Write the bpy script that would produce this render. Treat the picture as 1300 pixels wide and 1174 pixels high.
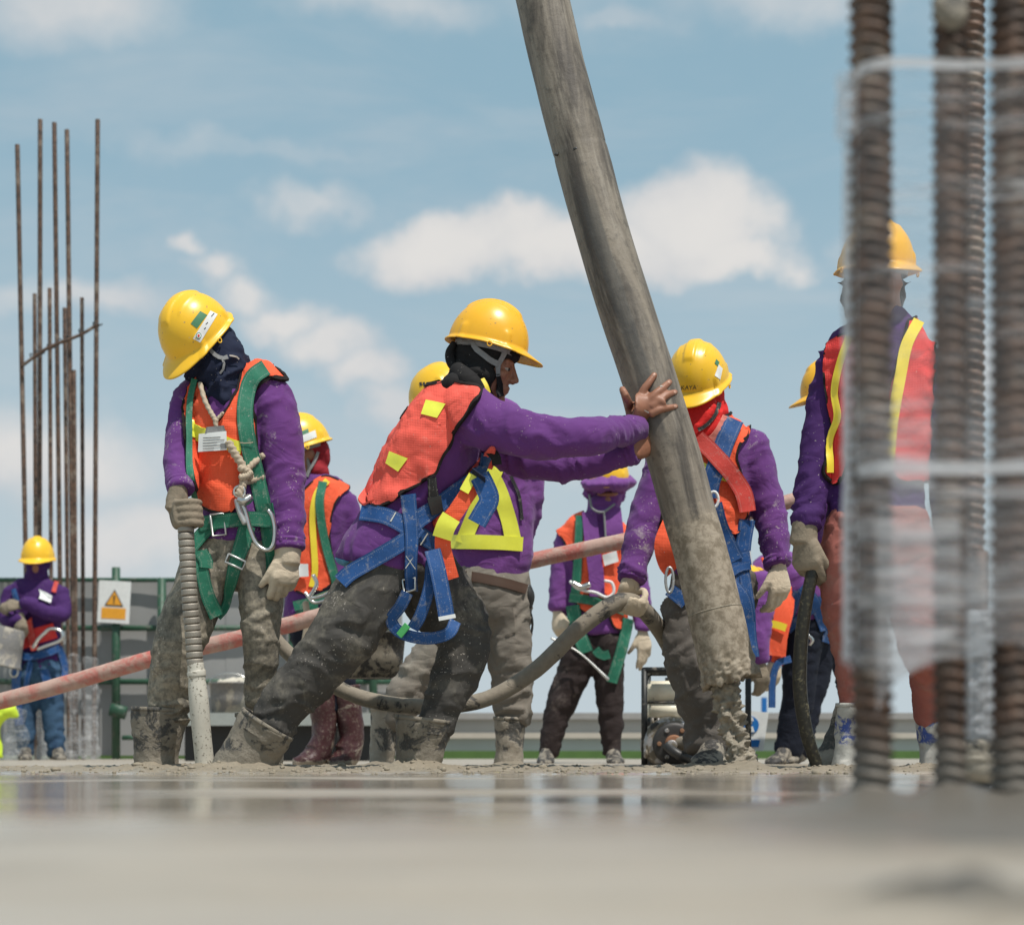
import bpy, bmesh, math, random
import numpy as np
from mathutils import Vector, Matrix
from mathutils.bvhtree import BVHTree
random.seed(7); rng = np.random.default_rng(7)
for o in list(bpy.data.objects): bpy.data.objects.remove(o, do_unlink=True)
SC = bpy.context.scene; COL = SC.collection

# ------------------------------------------------------------------ camera, sky, sun, exposure
F, H, HY, CX = 2268.0, 0.07, 952.0, 650.0        # focal length in photo pixels, eye height, horizon row, centre column
CAMO = Vector((0, 0, H))
def P(px, py, Y): return Vector(((px-CX)/F*Y, Y, H+(HY-py)/F*Y))
cam = bpy.data.cameras.new('camera'); co = bpy.data.objects.new('camera', cam); COL.objects.link(co)
co.location = CAMO; co.rotation_euler = (math.radians(90), 0, 0)
cam.sensor_width = 36; cam.lens = 36*F/1300; cam.shift_y = (HY-587)/1300
cam.clip_start = 0.05; cam.clip_end = 3000
cam.dof.use_dof = True; cam.dof.focus_distance = 5.9
cam.dof.aperture_fstop = cam.lens/1000/0.0172
SC.camera = co
SC.view_settings.view_transform = 'Standard'; SC.view_settings.look = 'None'
SC.view_settings.exposure = 0.0; SC.view_settings.gamma = 1; SC.view_settings.use_curve_mapping = False
SC.cycles.use_denoising = True
SC.cycles.max_bounces = 8; SC.cycles.transparent_max_bounces = 24
SUNV = Vector((0.29, -0.37, 1.0)).normalized()
sun = bpy.data.lights.new('sun', 'SUN'); so = bpy.data.objects.new('sun', sun); COL.objects.link(so)
sun.energy = 4.3; sun.angle = math.radians(0.6); sun.color = (1, .955, .89)
so.rotation_euler = SUNV.to_track_quat('Z', 'Y').to_euler()
world = bpy.data.worlds.new('World'); SC.world = world; world.use_nodes = True

class NT:
    def __init__(s, tree): s.t = tree; s.t.nodes.clear()
    def n(s, typ, ins=None, **kw):
        nd = s.t.nodes.new(typ)
        for k, v in kw.items(): setattr(nd, k, v)
        for k, v in (ins or {}).items():
            if hasattr(v, 'is_output'): s.t.links.new(v, nd.inputs[k])
            else: nd.inputs[k].default_value = v
        return nd
    def math(s, op, a, b=0.0, c=None, clamp=False):
        ins = {0: a, 1: b}
        if c is not None: ins[2] = c
        return s.n('ShaderNodeMath', ins, operation=op, use_clamp=clamp).outputs[0]
    def smooth(s, v, lo, hi, a=0.0, b=1.0):
        return s.n('ShaderNodeMapRange', {'Value': v, 'From Min': lo, 'From Max': hi, 'To Min': a, 'To Max': b}, interpolation_type='SMOOTHSTEP').outputs[0]
    def mix(s, f, a, b, bt='MIX'):
        nd = s.n('ShaderNodeMix', data_type='RGBA', blend_type=bt)
        for k, v in ((0, f), (6, a), (7, b)):
            if hasattr(v, 'is_output'): s.t.links.new(v, nd.inputs[k])
            else: nd.inputs[k].default_value = v if k == 0 else (tuple(v)+(1,))[:4]
        return nd.outputs[2]
    def noise(s, vec, scale, detail=4, rough=.55, dist=0.0):
        return s.n('ShaderNodeTexNoise', {'Vector': vec, 'Scale': scale, 'Detail': detail, 'Roughness': rough, 'Distortion': dist}).outputs[0]
    def vm(s, op, a, b=(0, 0, 0), c=None):
        ins = {0: a, 1: b}
        if c is not None: ins[2] = c
        return s.n('ShaderNodeVectorMath', ins, operation=op)

def build_world():
    g = NT(world.node_tree)
    sky = g.n('ShaderNodeTexSky', sky_type='NISHITA', sun_disc=False, sun_elevation=math.asin(SUNV.z),
              sun_rotation=math.atan2(SUNV.x, SUNV.y), air_density=1.0, dust_density=1.6, ozone_density=1.0, altitude=0)
    d = g.n('ShaderNodeTexCoord').outputs['Generated']
    sp = g.n('ShaderNodeSeparateXYZ', {0: d})
    az = g.math('ARCTAN2', sp.outputs[0], sp.outputs[1])
    hyp = g.math('SQRT', g.math('SUBTRACT', 1.0, g.math('MULTIPLY', sp.outputs[2], sp.outputs[2])))
    el = g.math('DIVIDE', sp.outputs[2], g.math('MAXIMUM', hyp, 0.02))
    vec = g.n('ShaderNodeCombineXYZ', {0: az, 1: el, 2: 0.0}).outputs[0]
    # large scale warping makes the heaps uneven
    n1 = g.n('ShaderNodeTexNoise', {'Vector': vec, 'Scale': 14.0, 'Detail': 7, 'Roughness': .55})
    off = g.vm('MULTIPLY', g.vm('SUBTRACT', n1.outputs['Color'], (.5, .5, .5)).outputs[0], (.085, .06, 0)).outputs[0]
    wv = g.vm('ADD', vec, off).outputs[0]
    blobs = [(575, 320, 128, 50, 1.3), (885, 283, 112, 76, 1.4), (740, 322, 200, 50, 1.3), (935, 325, 75, 38, 1.1), (650, 300, 90, 46, 1.1),
             (60, 30, 210, 95, .62), (390, 255, 85, 36, .55), (110, 395, 170, 36, .6), (238, 322, 34, 24, .72), (268, 350, 46, 24, .70), (315, 378, 66, 27, .72), (370, 402, 70, 28, .78),
             (425, 428, 75, 36, .82), (470, 462, 66, 40, .78), (510, 505, 60, 46, .68), (60, 590, 220, 75, .75), (190, 690, 190, 75, .75), (990, 0, 200, 60, .5),
             (480, 0, 170, 50, .5), (1080, 330, 70, 40, .55), (800, 45, 110, 32, .4), (300, 190, 400, 30, .32), (480, 620, 150, 80, .5),
             (1250, 480, 160, 110, .5), (760, 570, 220, 70, .5), (560, 640, 160, 60, .55)]
    acc = None
    for bx, by, rx, ry, st in blobs:
        a0, e0 = math.atan((bx-CX)/F), (HY-by)/F
        sx, sy = F/rx, F/ry
        q = g.vm('MULTIPLY_ADD', wv, (sx, sy, 0), (-a0*sx, -e0*sy, 0)).outputs[0]
        l = g.vm('LENGTH', q).outputs['Value']
        v = g.math('MULTIPLY', g.math('SUBTRACT', 1.25, l, clamp=True), st)
        acc = v if acc is None else g.math('SMOOTH_MAX', acc, v, .15)
    hi = g.noise(vec, 30.0, 8, .6)
    dens = g.math('ADD', acc, g.math('MULTIPLY', g.math('SUBTRACT', hi, .5), .30))
    cov = g.smooth(dens, .06, .85)
    # thin veil over the whole sky and more heaps out of view
    vs = g.vm('MULTIPLY', vec, (1.6, 5.0, 1)).outputs[0]
    veil = g.smooth(g.noise(vs, 2.2, 6, .6, .4), .42, .78, 0.0, .42)
    front = g.smooth(g.math('ABSOLUTE', az), .36, .6)
    heap = g.math('MULTIPLY', g.smooth(g.noise(vs, 1.7, 8, .55), .5, .68), front)
    cov = g.math('MAXIMUM', g.math('MAXIMUM', cov, g.math('MULTIPLY', heap, .9)), veil)
    shade = g.smooth(g.math('ADD', g.noise(wv, 9.0, 5, .5), g.math('MULTIPLY', dens, .35)), .45, 1.0)
    ccol = g.mix(shade, (5.9, 6.1, 6.35), (7.5, 7.35, 7.15))
    hz = g.smooth(el, -.02, .38, 1.0, 0.0)
    skyc = g.mix(.72, sky.outputs[0], (3.3, 5.2, 6.1))
    skyc = g.mix(hz, skyc, (5.3, 6.1, 6.55))
    fin = g.mix(cov, skyc, ccol)
    bg = g.n('ShaderNodeBackground', {'Color': fin, 'Strength': 0.1})
    g.n('ShaderNodeOutputWorld', {0: bg.outputs[0]})
build_world()

# ------------------------------------------------------------------ materials
def mat(name):
    m = bpy.data.materials.new(name); m.use_nodes = True
    return m, NT(m.node_tree)
def fin(g, bsdf): g.n('ShaderNodeOutputMaterial', {0: bsdf.outputs[0]})
def obj_co(g): return g.n('ShaderNodeTexCoord').outputs['Object']
def bump(g, h, st, dist=.01): return g.n('ShaderNodeBump', {'Height': h, 'Strength': st, 'Distance': dist}).outputs[0]

def fabric(name, col, dirt=(.30, .26, .19), damt=.0, dscale=6.0, speck=.0, rough=.85, weave=500, wst=.25, sheen=.0, tint=.16, sharp=.06, mesh=False):
    """woven cloth: uneven dye, dried cement stains in patches, small splashes, fine weave relief"""
    m, g = mat(name); c = obj_co(g)
    base = g.mix(g.noise(c, 9, 5, .6), tuple(x*(1-tint) for x in col), tuple(min(1, x*(1+tint)) for x in col))
    if damt > 0:
        d1 = g.noise(c, dscale, 9, .68, .6)
        k = g.smooth(d1, .62-damt*.35, .62-damt*.35+sharp*2)
        d2 = g.smooth(g.noise(c, dscale*11, 6, .7), .35, .62)
        base = g.mix(g.math('MULTIPLY', k, g.math('MULTIPLY_ADD', d2, .6, .35)), base, dirt)
    if speck > 0:
        cl = g.smooth(g.noise(c, 7, 4, .6), .40, .70)
        thr = g.math('MULTIPLY_ADD', cl, -.11*min(1, speck*4), .745)
        k = g.math('GREATER_THAN', g.noise(c, 150, 2, .5, .4), thr)
        base = g.mix(g.math('MULTIPLY', k, .7), base, (.50, .45, .39))
    h = g.noise(c, weave, 2, .5)
    if mesh:
        w1 = g.n('ShaderNodeTexWave', {'Vector': c, 'Scale': 58.0}, bands_direction='X').outputs['Fac']
        w2 = g.n('ShaderNodeTexWave', {'Vector': c, 'Scale': 58.0}, bands_direction='Z').outputs['Fac']
        h = g.math('MULTIPLY', w1, w2); base = g.mix(g.math('MULTIPLY', g.smooth(h, .35, .7), .16), base, tuple(x*.45 for x in col))
    cr = g.noise(g.vm('MULTIPLY', c, (1, 1, 1.5)).outputs[0], 7.5, 2, .5, 1.1)
    cr = g.math('ABSOLUTE', g.math('SUBTRACT', cr, .5)); n0 = g.n('ShaderNodeBump', {'Height': cr, 'Strength': .22, 'Distance': .05}).outputs[0]
    nb = g.n('ShaderNodeBump', {'Height': h, 'Strength': wst, 'Distance': .003, 'Normal': n0}).outputs[0]
    b = g.n('ShaderNodeBsdfPrincipled', {'Base Color': base, 'Roughness': rough, 'Normal': nb, 'Specular IOR Level': .25, 'Sheen Weight': sheen})
    fin(g, b); return m
def webbing(name, col):
    m, g = mat(name); c = obj_co(g); uv = g.n('ShaderNodeAttribute', attribute_name='band').outputs['Vector']
    sp = g.n('ShaderNodeSeparateXYZ', {0: uv}); u = g.math('ABSOLUTE', sp.outputs[0])
    base = g.mix(g.noise(c, 10, 6, .65), tuple(x*.62 for x in col), tuple(min(1, x*1.35) for x in col))
    edge = g.smooth(u, .40, .46); base = g.mix(g.math('MULTIPLY', edge, .5), base, tuple(x*.45 for x in col))
    dash = g.math('MULTIPLY', g.smooth(g.math('ABSOLUTE', g.math('SUBTRACT', u, .36)), .035, .015), g.math('GREATER_THAN', g.math('FRACT', g.math('MULTIPLY', sp.outputs[1], 150.0)), .45))
    base = g.mix(g.math('MULTIPLY', dash, .28), base, (.42, .42, .38))
    k = g.smooth(g.noise(c, 30, 9, .75), .54, .68); base = g.mix(g.math('MULTIPLY', k, .50), base, (.36, .34, .29))
    sp2 = g.math('GREATER_THAN', g.noise(c, 170, 2, .5), .70); base = g.mix(g.math('MULTIPLY', sp2, .5), base, (.50, .47, .42))
    h = g.math('ADD', g.noise(c, 500, 2), g.math('MULTIPLY', g.noise(c, 22, 3), 3.0))
    b = g.n('ShaderNodeBsdfPrincipled', {'Base Color': base, 'Roughness': .62, 'Normal': bump(g, h, .35, .004), 'Specular IOR Level': .35}); fin(g, b); return m
def simple(name, col, rough=.5, metal=0.0, var=.15, scale=30, bst=.1, spec=.5, dirt=None, damt=.5, dscale=20, coat=0.0):
    m, g = mat(name); c = obj_co(g)
    base = g.mix(g.noise(c, scale, 6, .6), tuple(x*(1-var) for x in col), tuple(min(1, x*(1+var)) for x in col))
    rg = rough
    if dirt:
        k = g.smooth(g.noise(c, dscale, 9, .7, .4), .66-damt*.4, .74-damt*.4)
        base = g.mix(k, base, dirt); rg = g.math('MULTIPLY_ADD', k, .85-rough, rough)
    b = g.n('ShaderNodeBsdfPrincipled', {'Base Color': base, 'Roughness': rg, 'Metallic': metal, 'Specular IOR Level': spec, 'Coat Weight': coat, 'Coat Roughness': .12,
            'Normal': bump(g, g.noise(c, scale*6, 5, .6), bst, .003)}); fin(g, b); return m
def helmet_mat(name, col):
    m, g = mat(name); c = obj_co(g)
    base = g.mix(g.noise(c, 7, 5, .6), tuple(x*.93 for x in col), tuple(min(1, x*1.05) for x in col))
    v = g.n('ShaderNodeTexVoronoi', {'Vector': c, 'Scale': 75.0})
    r = g.n('ShaderNodeSeparateColor', {0: v.outputs['Color']}).outputs[0]
    k = g.math('LESS_THAN', v.outputs['Distance'], g.math('MULTIPLY', g.smooth(r, .60, 1.0), .24))
    base = g.mix(g.math('MULTIPLY', k, .65), base, (.28, .19, .08))
    sc = g.smooth(g.noise(g.vm('MULTIPLY', c, (40, 40, 220)).outputs[0], 1.0, 4, .7), .66, .72)
    base = g.mix(g.math('MULTIPLY', sc, .45), base, (.45, .28, .05)); sp2 = g.smooth(g.noise(c, 48, 6, .72), .66, .70); base = g.mix(g.math('MULTIPLY', sp2, .55), base, (.55, .47, .33))
    b = g.n('ShaderNodeBsdfPrincipled', {'Base Color': base, 'Roughness': g.math('MULTIPLY_ADD', g.noise(c, 30, 5), .2, .24), 'Specular IOR Level': .5,
        'Normal': bump(g, g.noise(c, 260, 3), .05, .002)}); fin(g, b); return m
def muddy(name, base, mud, amt=.5, scale=9, wet=.55, lump=.5, level=None, soft=.06):
    """rubber or steel under splashes of cement; level = height (m) below which the cement is a closed coat"""
    m, g = mat(name); c = obj_co(g)
    n = g.noise(c, scale, 10, .7, .5)
    k = g.smooth(n, .69-amt*.4-soft/2, .69-amt*.4+soft/2)
    if level is not None:
        z = g.n('ShaderNodeSeparateXYZ', {0: g.n('ShaderNodeNewGeometry').outputs['Position']}).outputs[2]
        k = g.math('MAXIMUM', k, g.smooth(g.math('ADD', z, g.math('MULTIPLY', g.math('SUBTRACT', n, .5), .12)), level+.004, level-.004))
    mc = g.mix(g.noise(c, 40, 7, .65), tuple(x*.65 for x in mud), tuple(x*1.25 for x in mud))
    bc = g.mix(g.smooth(g.noise(c, 70, 6, .7), .5, .7, 0, .5), base, mud)
    h = g.math('ADD', g.math('MULTIPLY', g.noise(c, 60, 8, .65), lump), g.math('MULTIPLY', k, .25))
    b = g.n('ShaderNodeBsdfPrincipled', {'Base Color': g.mix(k, bc, mc), 'Roughness': g.math('MULTIPLY_ADD', k, .15, wet), 'Normal': bump(g, h, .6, .012), 'Specular IOR Level': .4}); fin(g, b); return m

M = {}
PUR = (.118, .034, .172)
M['purple'] = fabric('purple_cotton', PUR, speck=.10, damt=.0, weave=600, sheen=.1)
M['purple_dusty'] = fabric('purple_cotton_splashed', (.122, .035, .176), dirt=(.33, .27, .30), damt=.12, dscale=14, speck=.28, sheen=.1)
M['purple_bright'] = fabric('purple_cotton_faded', (.165, .052, .225), speck=.08, sheen=.1)
M['purple_deep'] = fabric('dark_purple_cotton', (.055, .018, .105), speck=.05)
M['orange'] = fabric('orange_vest_mesh', (.86, .120, .050), damt=.04, dirt=(.75, .35, .25), speck=.05, mesh=True, wst=.35)
M['orange_pale'] = fabric('faded_orange_vest_mesh', (.80, .115, .082), damt=.10, dirt=(.78, .28, .22), dscale=8, speck=.08, mesh=True, wst=.35)
M['red_vest'] = fabric('red_vest_mesh', (.72, .055, .050), damt=.06, dirt=(.75, .22, .18), speck=.05, mesh=True, wst=.35)
M['piping'] = fabric('black_binding', (.016, .012, .011))
M['lime'] = simple('yellow_reflective_tape', (.80, .80, .075), .32, 0, .08, 60, .15, .6)
M['yellow_tape'] = simple('warm_yellow_tape', (.86, .66, .04), .35, 0, .08, 60, .15, .6)
M['green_web'] = webbing('green_webbing', (.020, .165, .098))
M['blue_web'] = webbing('blue_webbing', (.012, .070, .225))
M['red_web'] = webbing('red_webbing', (.62, .060, .045))
M['black_web'] = webbing('black_webbing', (.02, .02, .02))
M['grey_web'] = webbing('grey_webbing', (.22, .22, .22))
M['stitch'] = simple('pale_stitching', (.5, .5, .45), .8)
M['helmet'] = helmet_mat('yellow_hard_hat_plastic', (.86, .50, .022))
M['helmet_warm'] = helmet_mat('amber_hard_hat_plastic', (.84, .43, .020))
M['navy'] = fabric('navy_scarf', (.012, .017, .040), speck=.22, weave=400)
M['black_cloth'] = fabric('black_scarf', (.014, .013, .013), speck=.06, weave=400)
M['red_cloth'] = fabric('red_scarf', (.62, .022, .020), speck=.05)
M['maroon_cloth'] = fabric('maroon_scarf', (.26, .016, .024))
M['pink_cloth'] = fabric('pink_collar', (.74, .24, .19))
M['skin'] = simple('brown_skin', (.29, .130, .078), .48, 0, .14, 55, .22, .4)
M['nail'] = simple('fingernail', (.50, .29, .21), .35)
M['cement_smear'] = simple('dried_cement', (.42, .37, .32), .9)
M['shaded_eye_white'] = simple('shaded_eye_white', (.30, .26, .22), .2, bst=0)  # eye white darkened in its colour to stand in for shade under the brim
M['iris'] = simple('dark_iris', (.012, .008, .006), .1, bst=0)
M['hair'] = simple('black_hair', (.010, .008, .007), .45)
M['glove'] = fabric('beige_cotton_glove', (.58, .485, .36), dirt=(.34, .28, .20), damt=.12, dscale=18, weave=330, wst=.6)
M['glove_dirty'] = fabric('dirty_cotton_glove', (.25, .205, .15), dirt=(.16, .135, .10), damt=.4, dscale=16, weave=330, wst=.6)
M['jeans_mud'] = fabric('jeans_under_dried_mud', (.085, .080, .068), dirt=(.35, .305, .232), damt=.80, dscale=5, sharp=.12, speck=.25, weave=420, wst=.3)
M['jeans_black'] = fabric('black_jeans_with_mud', (.060, .056, .051), dirt=(.29, .26, .205), damt=.48, dscale=5.0, sharp=.17, speck=.30, weave=420, wst=.3)
M['trousers_tan'] = fabric('taupe_trousers', (.215, .190, .158), dirt=(.30, .27, .22), damt=.3, dscale=6, sharp=.1, speck=.06)
M['trousers_brown'] = fabric('brown_grey_trousers', (.128, .114, .100), dirt=(.20, .18, .15), damt=.25, dscale=7, sharp=.1, speck=.12)
M['leggings'] = fabric('dark_brown_leggings', (.036, .026, .025), dirt=(.1, .08, .07), damt=.2, dscale=8)
M['navy_jeans'] = fabric('navy_jeans', (.012, .015, .026))
M['blue_jeans'] = fabric('blue_jeans', (.040, .085, .150), dirt=(.02, .045, .10), damt=.3)
M['red_trousers'] = fabric('rust_red_trousers', (.34, .115, .092), dirt=(.30, .19, .15), damt=.45, dscale=5, sharp=.15, speck=.06)
MUD = (.235, .200, .150)
M['boot_mud'] = muddy('rubber_boot_under_mud', (.056, .054, .050), (.235, .205, .16), .55, 13, .6, .9, .062)
M['boot_pale'] = muddy('pale_muddy_boot', (.07, .068, .062), (.34, .30, .24), .55, 10, .6, .7, .06)
M['boot_maroon'] = muddy('maroon_gumboot', (.060, .022, .024), (.28, .235, .18), .30, 5, .4, .2, .02)
M['boot_blue'] = muddy('blue_white_boot', (.05, .09, .32), (.50, .48, .43), .52, 14, .55, .4, .085)
M['shoe'] = muddy('muddy_shoe', (.035, .033, .032), (.26, .23, .185), .48, 22, .6, .6)
M['steel'] = simple('worn_bright_steel', (.62, .61, .58), .28, 1.0, .15, 40, .1)
M['aluminium'] = simple('dull_aluminium', (.55, .55, .53), .42, .85, .15, 40, .1)
M['white_print'] = simple('white_label', (.74, .75, .73), .45, bst=.02)
M['white_plastic'] = simple('white_plastic', (.7, .7, .68), .35)
M['green_print'] = simple('green_sticker', (.06, .20, .10), .5)
M['ink'] = simple('dark_ink', (.03, .03, .03), .6, bst=0)
M['rope'] = simple('tan_rope', (.46, .38, .28), .9, 0, .2, 90, .5)
M['white_rope'] = simple('white_cord', (.62, .60, .56), .8)
M['leather'] = simple('brown_leather', (.075, .040, .024), .6)
M['cement'] = muddy('wet_cement', (.25, .215, .165), (.32, .28, .215), .5, 30, .5, .9)
M['buckle_green'] = simple('green_plastic', (.08, .42, .12), .5)
M['black_plastic'] = simple('black_plastic', (.025, .025, .024), .45)

# ------------------------------------------------------------------ mesh helpers
def tag(o, label=None, cat=None, group=None, kind=None):
    for k, v in (('label', label), ('category', cat), ('group', group), ('kind', kind)):
        if v: o[k] = v
    return o
def empty(name, loc, label=None, cat=None, group=None):
    o = bpy.data.objects.new(name, None); o.empty_display_size = .1; o.location = loc; COL.objects.link(o)
    return tag(o, label, cat, group)
def world_loc(o):
    v = Vector((0, 0, 0))
    while o: v = v+o.location; o = o.parent
    return v
def mk(name, v, f, m=None, parent=None, smooth=True):
    """link arrays of world-space vertices and faces as one object (origin of the parent kept)"""
    v = np.asarray(v, float)
    if parent is not None: v = v-np.array(world_loc(parent))
    me = bpy.data.meshes.new(name); me.from_pydata(v.tolist(), [], [list(map(int, q)) for q in f]); me.update()
    if smooth: me.polygons.foreach_set('use_smooth', [True]*len(me.polygons))
    o = bpy.data.objects.new(name, me); COL.objects.link(o)
    for mm in (m if isinstance(m, (list, tuple)) else [m]):
        if mm: me.materials.append(mm)
    if parent: o.parent = parent
    return o
def catmull(pts, n):
    p = np.array(pts, float)
    if len(p) < 3 or n <= 1:
        if n <= 1: return p
        return np.concatenate([p[i]+(p[i+1]-p[i])*np.linspace(0, 1, n, endpoint=False)[:, None] for i in range(len(p)-1)]+[p[-1:]])
    q = np.vstack([2*p[0]-p[1], p, 2*p[-1]-p[-2]]); out = []
    for i in range(1, len(q)-2):
        a, b, c, d = q[i-1], q[i], q[i+1], q[i+2]
        for t in np.linspace(0, 1, n, endpoint=False):
            out.append(.5*(2*b+(c-a)*t+(2*a-5*b+4*c-d)*t*t+(3*b-a-3*c+d)*t**3))
    out.append(p[-1]); return np.array(out)
def nrm(a): return a/np.maximum(np.linalg.norm(a, axis=-1, keepdims=True), 1e-9)
def loft(st, lat=(1, 0, 0), seg=16, sub=4, cap=(.7, .7)):
    """closed tube through stations (x,y,z,ra,rb); ra lies along lat"""
    a = catmull([tuple(s[0])+(s[1], s[2]) if not np.isscalar(s[0]) else s for s in st], sub)
    c = a[:, :3]; ra = np.maximum(a[:, 3], 1e-4); rb = np.maximum(a[:, 4], 1e-4)
    t = nrm(np.gradient(c, axis=0)); L = np.array(lat, float)[None]
    l = L-(L*t).sum(1, keepdims=True)*t
    bad = np.linalg.norm(l, axis=1) < .15
    if bad.any():
        alt = np.array([[0.3, .2, 1.0]]); l2 = alt-(alt*t).sum(1, keepdims=True)*t; l[bad] = l2[bad]
    l = nrm(l); d = np.cross(t, l)
    th = np.linspace(0, 2*np.pi, seg, endpoint=False); cs, sn = np.cos(th), np.sin(th)
    rings = [c[i]+l[i]*(ra[i]*cs)[:, None]+d[i]*(rb[i]*sn)[:, None] for i in range(len(c))]
    def caps(i, sgn, k):
        out = []; r = min(ra[i], rb[i])*k
        for s, h in ((.92, .38), (.72, .7), (.40, .92)):
            out.append(c[i]+sgn*t[i]*r*h+l[i]*(ra[i]*s*cs)[:, None]+d[i]*(rb[i]*s*sn)[:, None])
        return out, c[i]+sgn*t[i]*r
    A, ta = caps(0, -1, cap[0]); B, tb = caps(-1, 1, cap[1])
    rings = A[::-1]+rings+B; n = len(rings)
    v = np.vstack(rings+[ta[None], tb[None]]); f = []
    for i in range(n-1):
        for j in range(seg):
            k = (j+1) % seg
            f.append((i*seg+j, i*seg+k, (i+1)*seg+k, (i+1)*seg+j))
    for j in range(seg):
        k = (j+1) % seg
        f.append((n*seg, k, j)); f.append((n*seg+1, (n-1)*seg+j, (n-1)*seg+k))
    return v, f
def ball(c, r, axes=None, seg=16, rings=10):
    """ellipsoid at c with radii r along the columns of axes"""
    r = np.array(r if not np.isscalar(r) else (r, r, r), float)
    A = np.eye(3) if axes is None else np.array(axes, float)
    v = [(0, 0, 1)]
    for i in range(1, rings):
        ph = math.pi*i/rings
        for j in range(seg):
            th = 2*math.pi*j/seg; v.append((math.sin(ph)*math.cos(th), math.sin(ph)*math.sin(th), math.cos(ph)))
    v.append((0, 0, -1)); f = []
    for j in range(seg): f.append((0, 1+j, 1+(j+1) % seg))
    for i in range(rings-2):
        for j in range(seg):
            a = 1+i*seg+j; b = 1+i*seg+(j+1) % seg; f.append((a, a+seg, b+seg, b))
    L = len(v)-1
    for j in range(seg): f.append((L, 1+(rings-2)*seg+(j+1) % seg, 1+(rings-2)*seg+j))
    v = (np.array(v)*r)@A.T+np.array(c)
    return v, f
def join(parts):
    V, Fc, o = [], [], 0
    for v, f in parts:
        V.append(v); Fc += [tuple(i+o for i in q) for q in f]; o += len(v)
    return np.vstack(V), Fc
def box(c, s, ax=None):
    A = np.eye(3) if ax is None else np.array(ax, float)
    k = np.array([(x, y, z) for z in (-1, 1) for y in (-1, 1) for x in (-1, 1)], float)*np.array(s)/2
    return k@A.T+np.array(c), [(0, 2, 3, 1), (4, 5, 7, 6), (0, 1, 5, 4), (2, 6, 7, 3), (0, 4, 6, 2), (1, 3, 7, 5)]
def vnoise(p, seed=0):
    p = np.asarray(p, float)+seed*17.31; i = np.floor(p).astype(np.int64); f = p-i; f = f*f*(3-2*f)
    def h(x, y, z):
        n = (x*374761393+y*668265263+z*2147483647*0+z*1274126177+seed*971) & 0xffffffff
        n = ((n ^ (n >> 13))*1274126177) & 0xffffffff
        n = ((n ^ (n >> 16))*2246822519) & 0xffffffff
        return ((n ^ (n >> 15)) & 0xffffff)/0xffffff
    r = 0
    for dx in (0, 1):
        for dy in (0, 1):
            for dz in (0, 1):
                w = (f[:, 0] if dx else 1-f[:, 0])*(f[:, 1] if dy else 1-f[:, 1])*(f[:, 2] if dz else 1-f[:, 2])
                r = r+w*h(i[:, 0]+dx, i[:, 1]+dy, i[:, 2]+dz)
    return r
def fbm(p, seed=0, o=4, g=.55):
    s, a, t = 0, 1, 0
    for k in range(o): s = s+a*vnoise(p*(2**k), seed+k); t += a; a *= g
    return s/t
def tris(f):
    out = []
    for q in f:
        for i in range(1, len(q)-1): out.append((q[0], q[i], q[i+1]))
    return np.array(out, np.int64)
def normals(v, t):
    n = np.cross(v[t[:, 1]]-v[t[:, 0]], v[t[:, 2]]-v[t[:, 0]]); out = np.zeros_like(v)
    for k in range(3):
        for a in range(3): out[:, a] += np.bincount(t[:, k], n[:, a], len(v))
    return nrm(out)
def smooth_v(v, e, it, lam=.5):
    d = np.bincount(e.ravel(), minlength=len(v))[:, None]
    for _ in range(it):
        s = np.zeros_like(v)
        for a in range(3): s[:, a] = np.bincount(e[:, 0], v[e[:, 1], a], len(v))+np.bincount(e[:, 1], v[e[:, 0], a], len(v))
        v = v+(s/np.maximum(d, 1)-v)*lam
    return v
def remesh(parts, voxel, smooth=3):
    v, f = join(parts)
    me = bpy.data.meshes.new('tmp'); me.from_pydata(v.tolist(), [], f); me.update()
    o = bpy.data.objects.new('tmp', me); COL.objects.link(o)
    md = o.modifiers.new('r', 'REMESH'); md.mode = 'VOXEL'; md.voxel_size = voxel; md.adaptivity = 0
    dg = bpy.context.evaluated_depsgraph_get(); ev = o.evaluated_get(dg); m2 = ev.to_mesh()
    V = np.empty(len(m2.vertices)*3); m2.vertices.foreach_get('co', V); V = V.reshape(-1, 3)
    e = np.empty(len(m2.edges)*2, np.int32); m2.edges.foreach_get('vertices', e); e = e.reshape(-1, 2)
    lt = np.empty(len(m2.loops), np.int32); m2.loops.foreach_get('vertex_index', lt)
    ps = np.empty(len(m2.polygons), np.int32); m2.polygons.foreach_get('loop_start', ps)
    pt = np.empty(len(m2.polygons), np.int32); m2.polygons.foreach_get('loop_total', pt)
    fs = [tuple(lt[a:a+b]) for a, b in zip(ps, pt)]
    ev.to_mesh_clear(); bpy.data.objects.remove(o, do_unlink=True); bpy.data.meshes.remove(me)
    return smooth_v(V, e, smooth), fs
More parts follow.
